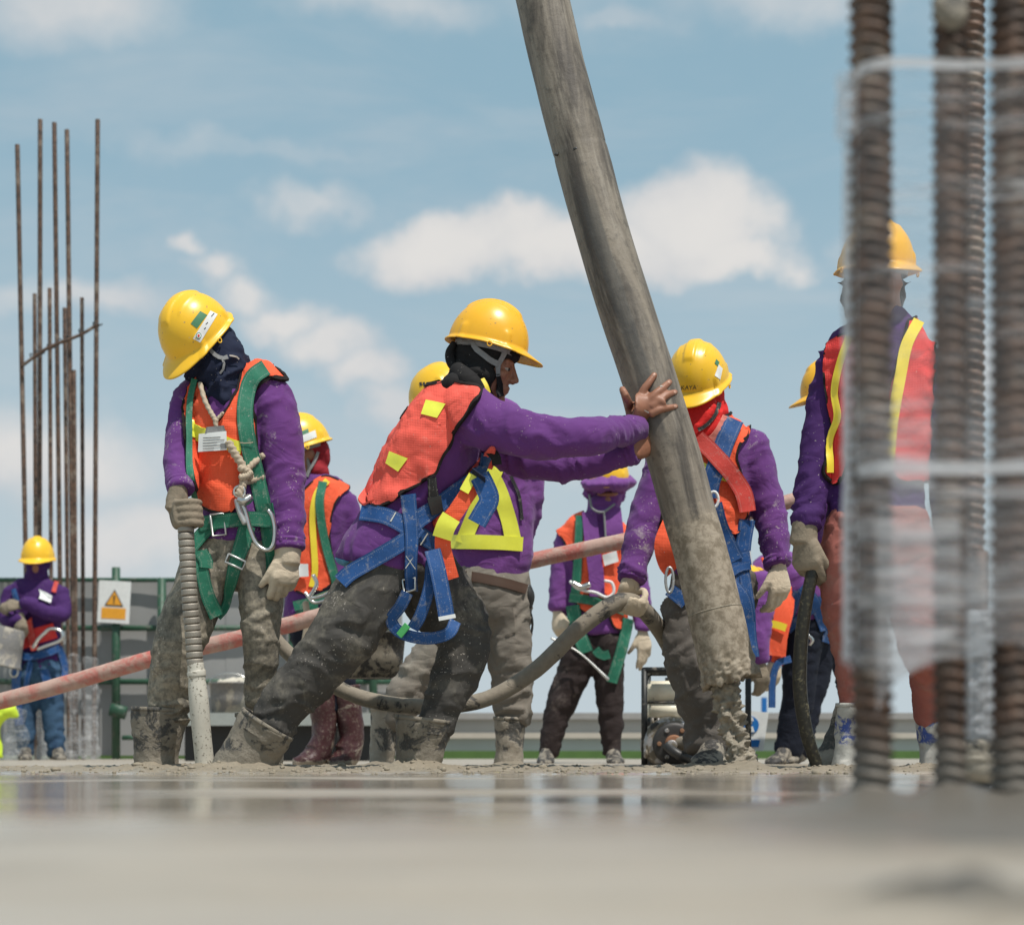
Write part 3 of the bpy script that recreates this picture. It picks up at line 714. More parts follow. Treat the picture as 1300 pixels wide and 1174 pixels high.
def concrete_mat():
    m, g = mat('fresh_concrete'); c = g.n('ShaderNodeNewGeometry').outputs['Position']
    sp = g.n('ShaderNodeSeparateXYZ', {0: c}); y = sp.outputs[1]; z = sp.outputs[2]
    big = g.noise(c, 1.6, 6, .6, .5); mid = g.noise(c, 9, 8, .65); fine = g.noise(c, 130, 6, .6)
    base = g.mix(g.smooth(big, .35, .65), (.275, .236, .190), (.385, .334, .270))
    base = g.mix(g.smooth(mid, .42, .74, 0, .45), base, (.27, .25, .215)); st2 = g.noise(g.vm('MULTIPLY', c, (1.2, 9, 1)).outputs[0], 1.3, 5, .6); base = g.mix(g.smooth(st2, .40, .68, 0, .55), base, (.27, .225, .17)); base = g.mix(g.smooth(st2, .52, .30, 0, .4), base, (.40, .385, .36))
    base = g.mix(g.smooth(fine, .45, .7, 0, .35), base, (.42, .38, .31))
    rough_zone = g.smooth(y, 5.1, 5.4)
    ridgec = g.mix(fine, (.16, .135, .098), (.31, .262, .195))
    base = g.mix(g.smooth(z, .001, .012), base, ridgec)
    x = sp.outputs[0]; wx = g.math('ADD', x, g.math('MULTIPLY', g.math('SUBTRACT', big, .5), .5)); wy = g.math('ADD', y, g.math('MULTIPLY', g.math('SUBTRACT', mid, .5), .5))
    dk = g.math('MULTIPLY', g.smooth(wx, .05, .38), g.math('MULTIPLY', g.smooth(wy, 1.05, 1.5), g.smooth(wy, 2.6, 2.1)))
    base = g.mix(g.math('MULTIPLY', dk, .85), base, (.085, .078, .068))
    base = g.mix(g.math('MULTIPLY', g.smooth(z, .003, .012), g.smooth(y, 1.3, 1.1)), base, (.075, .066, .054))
    wet = g.smooth(g.noise(g.vm('MULTIPLY', c, (.45, 1.1, 1)).outputs[0], 1.7, 6, .6, .3), .30, .52)
    r = g.math('MULTIPLY_ADD', wet, -.34, .44)
    r = g.math('MAXIMUM', r, g.math('MULTIPLY', g.smooth(g.math('ADD', y, g.math('MULTIPLY', mid, .5)), 3.0, .9), .55))
    r = g.math('MAXIMUM', r, g.math('MULTIPLY', rough_zone, .62)); r = g.math('MAXIMUM', r, g.math('MULTIPLY', dk, .62))
    h = g.math('ADD', g.math('MULTIPLY', mid, .5), g.math('MULTIPLY', fine, g.math('MULTIPLY_ADD', rough_zone, .10, .02)))
    nb = g.n('ShaderNodeBump', {'Height': h, 'Strength': g.math('MULTIPLY_ADD', rough_zone, .5, .05), 'Distance': .008}).outputs[0]
    fin(g, g.n('ShaderNodeBsdfPrincipled', {'Base Color': base, 'Roughness': r, 'Normal': nb, 'Specular IOR Level': .45, 'Coat Roughness': .16,
        'Coat Weight': g.math('MULTIPLY', g.math('MULTIPLY', wet, .32), g.math('MULTIPLY', g.smooth(y, 1.1, 3.2), g.math('SUBTRACT', 1.0, rough_zone)))})); return m
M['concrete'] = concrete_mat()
def build_ground():
    rows = np.concatenate([np.geomspace(.30, 5.0, 150), np.linspace(5.02, 6.7, 190), np.geomspace(6.72, 14.2, 70)])
    u = np.linspace(-.52, .60, 460); X = rows[:, None]*u[None]; Y = np.repeat(rows[:, None], len(u), 1)
    Z = ground_h(X, Y); V = np.stack([X, Y, Z], -1).reshape(-1, 3); n, k = X.shape
    f = [(i*k+j, i*k+j+1, (i+1)*k+j+1, (i+1)*k+j) for i in range(n-1) for j in range(k-1)]
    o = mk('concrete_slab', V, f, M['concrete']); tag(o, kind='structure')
    # the older slab surrounds the fresh pour on all sides
    m = simple('old_slab', (.30, .285, .255), .85, 0, .25, 1.5, .2)
    o = mk('slab', [(-60, -40, -.012), (60, -40, -.012), (60, 15.2, -.012), (-60, 15.2, -.012)], [(0, 1, 2, 3)], m); tag(o, kind='structure')
    m = simple('far_ground', (.16, .17, .12), .95, 0, .3, .05, .2)
    o = mk('ground', [(-1500, -1500, -6), (1500, -1500, -6), (1500, 2500, -6), (-1500, 2500, -6)], [(0, 1, 2, 3)], m); tag(o, kind='structure')
    # crumbs and stones thrown up along the ridge
    parts = []; iv, iff = ball((0, 0, 0), 1, None, 6, 4)
    for i in range(2600):
        y = 5.2+random.random()**1.3*1.35; x = y*random.uniform(-.36, .42)
        s = random.choice((.0022, .003, .004, .0055))*random.uniform(.7, 1.3)
        if random.random() < .035: s *= 2.2
        v = iv*np.array([s*random.uniform(.8, 1.5), s*random.uniform(.8, 1.5), s*random.uniform(.55, 1)])*(1+.35*(rng.random((len(iv), 1))-.5))
        parts.append((v+np.array([x, y, float(ground_h(np.array([x]), np.array([y]))[0])+s*.2]), iff))
    v, f = join(parts); o = mk('concrete_crumbs', v, f, simple('crumbs', (.27, .23, .17), .85, 0, .45, 60, .5)); tag(o, kind='stuff')
build_ground()

def cyl(name, a, b, r, m, parent=None, seg=10):
    v, f = loft([(Vector(a), r, r), (Vector(b), r, r)], (1, .1, .05), seg, 1, (.01, .01)); return mk(name, v, f, m, parent)
def bx(name, c, s, m, parent=None, ax=None): v, f = box(c, s, ax); return mk(name, v, f, m, parent, False)

def build_back():
    green = simple('green_painted_steel', (.022, .075, .042), .5, 0, .2, 20, .1, dirt=(.10, .11, .09), damt=.3)
    grey = simple('grey_sheet_panel', (.285, .285, .280), .75, 0, .12, 1.2, .25)
    Y = 13.6
    # screen of grey sheets behind the far-left worker
    t = empty('site_screen', (P(250, 0, Y).x, Y, 0), 'grey sheet screen with green steel frame behind the far left worker', 'screen')
    xs = [-40, 40, 130, 206, 290, 372, 440, 505]; zt = P(0, 738, Y).z
    for a, b in zip(xs[:-1], xs[1:]):
        x0, x1 = P(a, 0, Y).x-.03, P(b, 0, Y).x+.03; n = 8; vv = []
        G = np.zeros((n, 6, 3))
        for i in range(n):
            for j in range(6):
                G[i, j] = (x0+(x1-x0)*i/(n-1), Y+.06+.012*(xs.index(a) % 2)+.006*math.sin(i*1.1+a)*math.sin(j*.9+a*.3), .03+(zt-.03)*j/5)
        v, f = lamp_sheet(G, .006); mk('sheet_panel', v, f, grey, t)
    for z, r in ((zt+.012, .018), (P(0, 797, Y).z, .022), (P(0, 865, Y).z, .022)):
        cyl('rail', (P(-40, 0, Y).x, Y, z), (P(508, 0, Y).x, Y, z), r, green, t)
    for px in (148, 206, 372, 474): cyl('post', (P(px, 0, Y-.05).x, Y-.07, 0), (P(px, 0, Y-.05).x, Y-.07, zt+(.10 if px == 148 else .02)), .032, green, t)
    v, f = loft([(P(140, 900, Y-.1), .05, .03), (P(160, 905, Y-.1), .05, .03)], (0, 0, 1), 10, 1, (.1, .1)); mk('clamp', v, f, green, t)
    cyl('brace', P(155, 936, Y-.1), P(178, 936, Y-.1), .018, green, t)
    # warning sign
    s = empty('warning_sign', P(145, 764, Y-.12), 'white warning sign with orange triangle hung on the green post', 'sign')
    a = math.radians(3); ax = np.array([[math.cos(a), 0, -math.sin(a)], [0, 1, 0], [math.sin(a), 0, math.cos(a)]]).T
    w, h = 40/F*Y, 53/F*Y; c = np.array(P(145, 764, Y-.12)); org = simple('orange_print', (.80, .36, .03), .5, bst=0); ink = M['ink']
    bx('board', c, (w, .008, h), M['white_print'], s, ax)
    def pl(name, pts, m, dy):
        p = [c+ax@np.array((x*w, -.004-dy, z*h)) for x, z in pts]; q = [k+np.array((0, .002, 0)) for k in p]; n = len(p)
        mk(name, p+q, [tuple(range(n))[::-1], tuple(range(n, 2*n))]+[(i, (i+1) % n, n+(i+1) % n, n+i) for i in range(n)], m, s, False)
    pl('triangle', [(-.30, -.10), (.30, -.10), (0, .30)], ink, .0025); pl('triangle_fill', [(-.24, -.07), (.24, -.07), (0, .25)], org, .005)
    pl('exclamation_bar', [(-.02, .03), (.02, .03), (.03, .15), (-.03, .15)], ink, .0075); pl('exclamation_dot', [(-.02, -.03), (.02, -.03), (.02, .005), (-.02, .005)], ink, .0075)
    pl('text_panel', [(-.38, -.40), (.38, -.40), (.38, -.14), (-.38, -.14)], org, .0025)
    # low parapet on the right and behind
    Yp = 15.0; t = empty('parapet_wall', (P(900, 0, Yp).x, Yp, 0), 'low pale grey parapet wall running behind the workers to the right', 'wall')
    x0, x1 = P(470, 0, Yp).x, P(2300, 0, Yp).x; up = simple('pale_parapet_render', (.42, .41, .385), .85, 0, .12, 2, .2); lo = simple('greenish_parapet_render', (.36, .40, .365), .85, 0, .14, 2, .2)
    cop = simple('parapet_coping', (.30, .285, .27), .8, 0, .2, 6, .2); rl = simple('beige_rail', (.47, .42, .35), .7, 0, .15, 8, .1)
    def span(name, z0, z1, y, th, m): bx(name, ((x0+x1)/2, y, (z0+z1)/2), (x1-x0, th, z1-z0), m, t)
    zz = lambda py: P(0, py, Yp).z
    span('coping', zz(913), zz(905), Yp-.03, .26, cop); span('upper_course', zz(930), zz(913), Yp, .2, up); span('ledge', zz(937), zz(930), Yp-.02, .25, rl); span('lower_course', -.01, zz(937), Yp, .2, lo)
    # green toe board at the slab edge
    gm = simple('green_toe_board_paint', (.070, .140, .030), .7, 0, .25, 12, .3)
    Yg = 14.3; o = bx('toe_board', ((P(90, 0, Yg).x+P(1700, 0, Yg).x)/2, Yg, .028), (P(1700, 0, Yg).x-P(90, 0, Yg).x, .03, .075), gm); tag(o, 'bright green toe board lying along the slab edge', 'toe board')
    # dark steel beam with a pale flange, tubs on it
    Yb = 11.4; t = empty('steel_beam', (P(370, 0, Yb).x, Yb, 0), 'dark steel beam with pale top flange between the left worker and the pusher', 'beam')
    dk = simple('dark_web', (.022, .022, .022), .7); pf = simple('dusty_flange', (.30, .32, .30), .7)
    xa, xb = P(236, 0, Yb).x, P(480, 0, Yb).x; z1 = P(0, 905, Yb).z; z2 = P(0, 921, Yb).z
    bx('web', ((xa+xb)/2, Yb+.02, (z2+.002)/2), (xb-xa, .12, z2-.002), dk, t); bx('flange', ((xa+xb)/2, Yb, (z1+z2)/2), (xb-xa, .26, z1-z2), pf, t)
    def bucket(px, py_top, py_bot, Y, rt, rb, m, label, fill=None, tilt=None, cat='bucket'):
        c = P(px, py_bot, Y); t = empty('bucket', c, label, cat); hgt = (py_bot-py_top)/F*Y; S = 28; th = np.linspace(0, 2*np.pi, S, endpoint=False)
        prof = [(0, .003), (rb*.96, .003), (rb, .0), (rb+(rt-rb)*.5, hgt*.5), (rt, hgt*.93), (rt+.010, hgt*.94), (rt+.010, hgt), (rt-.006, hgt), (rt-.012, hgt*.8), (rb*.9, .02), (0, .02)]
        R = np.eye(3) if tilt is None else np.array(Matrix.Rotation(tilt[0], 3, 'X') @ Matrix.Rotation(tilt[1], 3, 'Y'))
        V = []; f = []
        for r, z in prof: V += [(max(r, .0005)*math.cos(a), max(r, .0005)*math.sin(a), z) for a in th]
        for i in range(len(prof)-1):
            for j in range(S): f.append((i*S+j, i*S+(j+1) % S, (i+1)*S+(j+1) % S, (i+1)*S+j))
        V = np.array(V)@R.T+np.array(c); mk('tub', V, f, m, t)
        q = [tuple(np.array((rt*1.02*math.cos(a), .004+rt*.25*math.sin(a)*0-.0, hgt*.95+rt*.55*math.sin(a)))@R.T+np.array(c)) for a in np.linspace(0, math.pi, 12)]
        v, ff = loft([(Vector(p), .004, .004) for p in q], (0, 1, 0), 6, 1, (.1, .1)); mk('bail_handle', v, ff, M['steel'], t)
        if fill:
            pr = [ball(np.array(c)+R@np.array((random.uniform(-.5, .5)*rt, random.uniform(-.5, .5)*rt, hgt*.92)), (rt*.45, rt*.4, rt*.32)) for _ in range(7)]
            v, ff = remesh(pr, .014, 2); v = v+((fbm(v*22, 4, 3)-.5)*.05)[:, None]; mk('rubble', v, ff, fill, t)
        return t
    rub = muddy('black_rubber_tub', (.030, .028, .026), (.25, .22, .17), .38, 9, .6, .3); gb = muddy('grey_tub', (.16, .155, .15), (.33, .30, .25), .4, 8, .6, .3)
    bucket(291, 866, 905, Yb, .125, .11, gb, 'grey tub heaped with pale rubble on the dark beam', simple('pale_rubble', (.50, .46, .38), .9, 0, .3, 20, .4))
    bucket(474, 803, 861, 7.9, .142, .125, rub, 'black rubber bucket with dried cement hanging behind the pusher')
    bucket(12, 846, 800, 12.1, .13, .105, gb, 'grey upturned bucket hooked on the arm of the far left worker', None, (0, .25))
    return bucket
build_back()

# ------------------------------------------------------------------ hoses and cement
HC = [(676, -60, 6.25), (689, 0, 6.2), (712, 100, 6.15), (739, 200, 6.1), (766, 300, 6.05), (797, 400, 6.01), (813.5, 450, 5.985), (830, 500, 5.965), (846, 550, 5.95), (861, 600, 5.935), (874, 650, 5.925), (889, 700, 5.915), (906, 770, 5.90), (920, 830, 5.89), (928, 862, 5.885)]
def hose_centre(py):
    ys = [h[1] for h in HC]; return float(np.interp(py, ys, [h[0] for h in HC])), float(np.interp(py, ys, [h[2] for h in HC]))
def pipe_mat():
    m, g = mat('cement_stained_rubber'); uv = g.n('ShaderNodeAttribute', attribute_name='hose').outputs['Vector']
    c = obj_co(g); st = g.vm('MULTIPLY', uv, (1.0, .55, 1.0)).outputs[0]
    n1 = g.noise(g.vm('MULTIPLY', uv, (5.0, 1.3, 0)).outputs[0], 1.0, 9, .66, .7); n2 = g.noise(c, 28, 8, .7); n3 = g.noise(g.vm('MULTIPLY', uv, (16, 2.5, 0)).outputs[0], 1.0, 6, .7)
    base = g.mix(g.smooth(n1, .36, .62), (.064, .054, .045), (.235, .200, .157))
    base = g.mix(g.smooth(n3, .48, .68, 0, .5), base, (.34, .30, .245)); base = g.mix(g.smooth(n2, .52, .68, 0, .55), base, (.070, .060, .049))
    sp = g.n('ShaderNodeSeparateXYZ', {0: uv}); u, w = sp.outputs[0], sp.outputs[1]
    # bluish worn band of bare rubber down the front, and concrete crust near the mouth
    wob = g.math('MULTIPLY', g.math('SUBTRACT', g.noise(g.vm('MULTIPLY', uv, (0, 1.2, 0)).outputs[0], 1.0, 3), .5), .16)
    band = g.smooth(g.math('ABSOLUTE', g.math('SUBTRACT', g.math('ADD', u, wob), .56)), .055, .035)
    band = g.math('MULTIPLY', band, g.math('MULTIPLY', g.smooth(w, .85, 1.1), g.smooth(w, 1.95, 1.75)))
    base = g.mix(g.math('MULTIPLY', band, .62), base, (.066, .066, .064))
    crust = g.smooth(g.math('ADD', w, g.math('MULTIPLY', g.math('SUBTRACT', n2, .5), .25)), 2.08, 2.16)
    base = g.mix(crust, base, g.mix(g.smooth(n2, .38, .62), (.19, .155, .110), (.36, .305, .235)))
    wraps = g.n('ShaderNodeTexWave', {'Vector': uv, 'Scale': 8.0, 'Distortion': 3.5, 'Detail': 3}, bands_direction='Y').outputs['Fac']
    base = g.mix(g.math('MULTIPLY', g.smooth(wraps, .0, .06, 1, 0), g.math('MULTIPLY', g.smooth(n2, .45, .6), .16)), base, (.05, .045, .04))
    h = g.math('ADD', g.math('MULTIPLY', n2, .5), g.math('MULTIPLY', wraps, .03))
    fin(g, g.n('ShaderNodeBsdfPrincipled', {'Base Color': base, 'Roughness': g.math('MULTIPLY_ADD', crust, .2, .6), 'Specular IOR Level': .35, 'Normal': bump(g, h, .6, .008)})); return m
def big_hose():
    t = empty('concrete_pump_hose', P(927, 864, 5.885), 'big grey rubber pump hose pouring concrete, pushed by the worker in black hood', 'hose')
    c = catmull([tuple(P(*h)) for h in HC], 22); L = np.concatenate([[0], np.cumsum(np.linalg.norm(np.diff(c, axis=0), axis=1))]); tt = nrm(np.gradient(c, axis=0))
    l = nrm(np.array([[1., 0, 0]])-tt*tt[:, :1]); d = np.cross(tt, l); S = 112; th = np.linspace(0, 2*np.pi, S, endpoint=False)
    Rr = .0905+.0015*np.sin(L*2.1); Ltop = L[np.abs(c[:, 2]-P(0, 190, 6.1).z).argmin()]; Lb = L[np.abs(c[:, 2]-P(0, 775, 5.9).z).argmin()]
    Rr = Rr-.002*np.exp(-((L-Ltop)/.010)**2)*1.0; lip = (L > Lb)*.0025; Rr = Rr+lip
    V = c[:, None]+l[:, None]*(Rr[:, None]*np.cos(th)[None])[..., None]+d[:, None]*(Rr[:, None]*np.sin(th)[None])[..., None]
    nr = nrm(V-c[:, None]); q = V.reshape(-1, 3); mouth = sm(Lb+.10, L[-1], L)
    n = (fbm(q*30, 3, 4)-.42).reshape(V.shape[:2]); n2 = (fbm(q*75, 4, 2)-.5).reshape(V.shape[:2]); n3 = (fbm(q*5, 7, 2)-.5).reshape(V.shape[:2])
    V = V+nr*(n3*.006+n*mouth[:, None]*.026+n2*mouth[:, None]*.022)[..., None]
    V[-1] += (tt[-1]*((fbm(V[-1]*40, 6, 3)-.3)*.06)[:, None]) ; V[-2] += (tt[-1]*((fbm(V[-1]*40, 6, 3)-.3)*.03)[:, None])
    inner = c[-1]+(V[-1]-c[-1])*.72; deep = inner-tt[-1]*.12
    VV = np.vstack([V.reshape(-1, 3), inner, deep]); k = len(c)+2; f = [(i*S+j, i*S+(j+1) % S, (i+1)*S+(j+1) % S, (i+1)*S+j) for i in range(k-1) for j in range(S)]
    f.append(tuple((k-1)*S+j for j in range(S)))
    o = mk('hose_wall', VV, f, pipe_mat(), t); at = o.data.attributes.new('hose', 'FLOAT_VECTOR', 'POINT')
    U = np.zeros((len(VV), 3)); U[:, 0] = np.tile((th/(2*np.pi)+.25) % 1, k); U[:, 1] = np.repeat(np.concatenate([L, [L[-1], L[-1]]]), S); at.data.foreach_set('vector', U.ravel())
    for px, py in ((708, 196), (732, 189), (763, 178)):       # dark studs at the seam
        h = None; cx, cz = hose_centre(py); off = (px-cx)/F*6.1; y = cz-math.sqrt(max(.0905**2-off*off, .0002)); v, f = ball(P(px, py, y), (.0125, .006, .006), np.array([[.97, .15, .2], [-.15, .98, 0], [-.2, 0, .98]]).T); mk('seam_stud', v, f, M['black_plastic'], t)
    j = np.abs(L-Lb).argmin(); mk('collar_edge', *loft([(Vector(c[j]+(l[j]*math.cos(a)+d[j]*math.sin(a))*(Rr[j]+.0005)), .0022, .0022) for a in np.linspace(0, 2*np.pi, 40)], tuple(tt[j]), 6, 1, (.1, .1)), M['cement'], t)
    # falling cement
    rows = [(916, 850, 5.89, 17), (922, 884, 5.88, 14), (928, 915, 5.87, 12.5), (935, 945, 5.86, 12), (940, 968, 5.85, 14), (942, 985, 5.85, 20)]
    v, f = loft([(P(a, b, y), r/F*y, r/F*y) for a, b, y, r in rows], (1, 0, 0), 44, 26, (.3, .3)); n = normals(v, tris(f))
    v = v+n*((fbm(v*np.array([62, 62, 40]), 9, 3)-.42)*.070+(vnoise(v*150, 3)-.5)*.010)[:, None]
    o = mk('concrete_stream', v, f, M['cement']); tag(o, 'lumpy wet concrete falling from the mouth of the big hose', 'concrete')
    # mound where it lands
    pr = [ball(P(948, 980, 5.84), (.15, .10, .022)), ball(P(905, 982, 5.8), (.10, .08, .014)), ball(P(985, 982, 5.86), (.09, .08, .016))]
    v, f = remesh(pr, .008, 2); n = normals(v, tris(f)); v = v+n*((fbm(v*38, 12, 4)-.4)*.022)[:, None]; o = mk('concrete_heap', v, f, M['cement']); tag(o, 'low heap of fresh concrete under the pouring hose mouth', 'concrete')
def hose(name, rows, m, label, cat='hose', seg=16, sub=10, disp=.0):
    st = [(P(a, b, y), r/F*y, r/F*y) for a, b, y, r in rows]; v, f = loft(st, (.15, 1, .1), seg, sub, (.4, .4)); n = normals(v, tris(f))
    if disp: v = v+n*((fbm(v*30, 6, 3)-.5)*disp)[:, None]
    o = mk(name, v, f, m); return tag(o, label, cat)
def hoses():
    red = muddy('red_hose_under_cement', (.46, .13, .105), (.46, .31, .255), .56, 10, .6, .25, soft=.22)
    hose('delivery_hose', [(-140, 920, 7.9, 10.5), (0, 890, 7.8, 10.5), (100, 863, 7.75, 10.5), (200, 834, 7.7, 10.5), (300, 811, 7.65, 10.5), (420, 778, 7.6, 10.3), (560, 742, 7.6, 10), (670, 713, 7.6, 10), (800, 685, 7.6, 10), (900, 664, 7.6, 9.5), (1005, 636, 7.6, 9.5), (1120, 606, 7.6, 9.5)], red, 'long pinkish red hose slanting across behind the workers', disp=.004)
    gm = muddy('grey_hose', (.050, .046, .042), (.25, .215, .165), .62, 8, .6, .25)
    hose('vibrator_shaft', [(312, 742, 6.32, 8), (328, 770, 6.36, 8.5), (346, 806, 6.38, 9), (372, 834, 6.38, 9.5), (410, 862, 6.36, 9.5), (455, 884, 6.35, 10), (510, 895, 6.35, 10), (570, 896, 6.36, 10), (625, 884, 6.38, 10), (680, 850, 6.4, 10.5), (735, 798, 6.4, 11), (775, 769, 6.42, 11.5), (800, 764, 6.45, 11.5), (822, 779, 6.5, 11), (846, 814, 6.7, 10.5), (866, 860, 7.1, 10), (884, 905, 7.5, 9.5), (880, 938, 7.75, 9), (862, 944, 7.85, 9)], gm, 'long cement-coated hose sagging behind the pusher into the red scarf worker\'s hand', disp=.003)
    bk = muddy('black_hose', (.022, .021, .016), (.16, .14, .08), .22, 9, .45, .2)
    hose('black_hose', [(1038, 698, 5.70, 8), (1030, 732, 5.69, 8), (1021, 780, 5.7, 8.5), (1016, 830, 5.72, 9), (1016, 880, 5.74, 9), (1024, 930, 5.76, 8.5), (1036, 968, 5.78, 8), (1042, 990, 5.78, 8)], bk, 'black hose hanging from the hand of the worker in red trousers')
    # the poker in the left worker's hand
    t = empty('vibrator_poker', P(262, 975, 5.82), 'steel-ribbed vibrator poker with speckled white tip pushed into the concrete', 'concrete vibrator')
    pts = [(246, 640, 5.84, 10), (240, 648, 5.82, 10.5), (237, 658, 5.81, 10.3), (236, 672, 5.80, 9.8), (238, 710, 5.80, 9.8), (241, 760, 5.80, 9.6), (245, 805, 5.81, 9.8), (248, 845, 5.81, 10)]
    c = catmull([tuple(P(a, b, y))+(r/F*y,) for a, b, y, r in pts], 10); L = np.concatenate([[0], np.cumsum(np.linalg.norm(np.diff(c[:, :3], axis=0), axis=1))])
    v, f = loft([(Vector(x[:3]), x[3]*.9, x[3]*.9) for x in c], (.1, 1, .1), 16, 1, (.3, .3)); mk('flexible_core', v, f, simple('dark_flex_core', (.06, .055, .05), .6), t)
    ringm = simple('cement_rubbed_steel', (.34, .31, .27), .48, .75, .25, 40, .3, dirt=(.40, .36, .29), damt=.45)
    n = 24; base = None
    for i in range(n):
        s = L[-1]*(i+.5)/n; q = np.array([np.interp(s, L, c[:, a]) for a in range(4)]); s2 = min(s+.004, L[-1]); q2 = np.array([np.interp(s2, L, c[:, a]) for a in range(3)]); s0 = s-.004; q0 = np.array([np.interp(s0, L, c[:, a]) for a in range(3)])
        dr = Vector(q2-q0).normalized(); hh = L[-1]/n*.455; r = .026
        if base is None:
            S = 20; th = np.linspace(0, 2*np.pi, S, endpoint=False); pr = [(.82, -1), (.98, -.96), (1, -.6), (1.0, .6), (.98, .96), (.82, 1)]
            V = np.vstack([np.stack([np.cos(th)*a, np.sin(th)*a, np.full(S, b)], 1) for a, b in pr]); ff = [(a*S+j, a*S+(j+1) % S, (a+1)*S+(j+1) % S, (a+1)*S+j) for a in range(5) for j in range(S)]
            o = mk('coil_ring', V, ff, ringm); base = o
        else: o = base.copy(); COL.objects.link(o)
        o.parent = t; o.location = Vector(q[:3])-t.location; o.rotation_euler = dr.to_track_quat('Z', 'Y').to_euler(); o.scale = (q[3]*1.06, q[3]*1.06, hh)
    v, f = loft([(P(a, b, y), r/F*y, r/F*y) for a, b, y, r in [(248, 842, 5.81, 10.5), (249, 851, 5.81, 11), (249.3, 853, 5.81, 12), (249.6, 858, 5.81, 12), (250, 862, 5.81, 10.8), (251, 875, 5.81, 12), (253, 895, 5.81, 12.5), (256, 930, 5.815, 12), (259, 960, 5.82, 12), (261, 985, 5.82, 12)]], (.1, 1, .1), 24, 6, (.3, .3))
    m, g = mat('speckled_cream_poker'); cc = obj_co(g); k = g.smooth(g.noise(cc, 95, 5, .6), .58, .62); z = g.n('ShaderNodeSeparateXYZ', {0: g.n('ShaderNodeNewGeometry').outputs['Position']}).outputs[2]
    base_ = g.mix(g.noise(cc, 20, 5), (.42, .39, .32), (.62, .59, .51)); fin(g, g.n('ShaderNodeBsdfPrincipled', {'Base Color': g.mix(k, base_, (.20, .175, .13)), 'Roughness': .5, 'Normal': bump(g, k, .4, .004)}))
    mk('poker_tip', v, f, m, t)
hose_mat_done = True

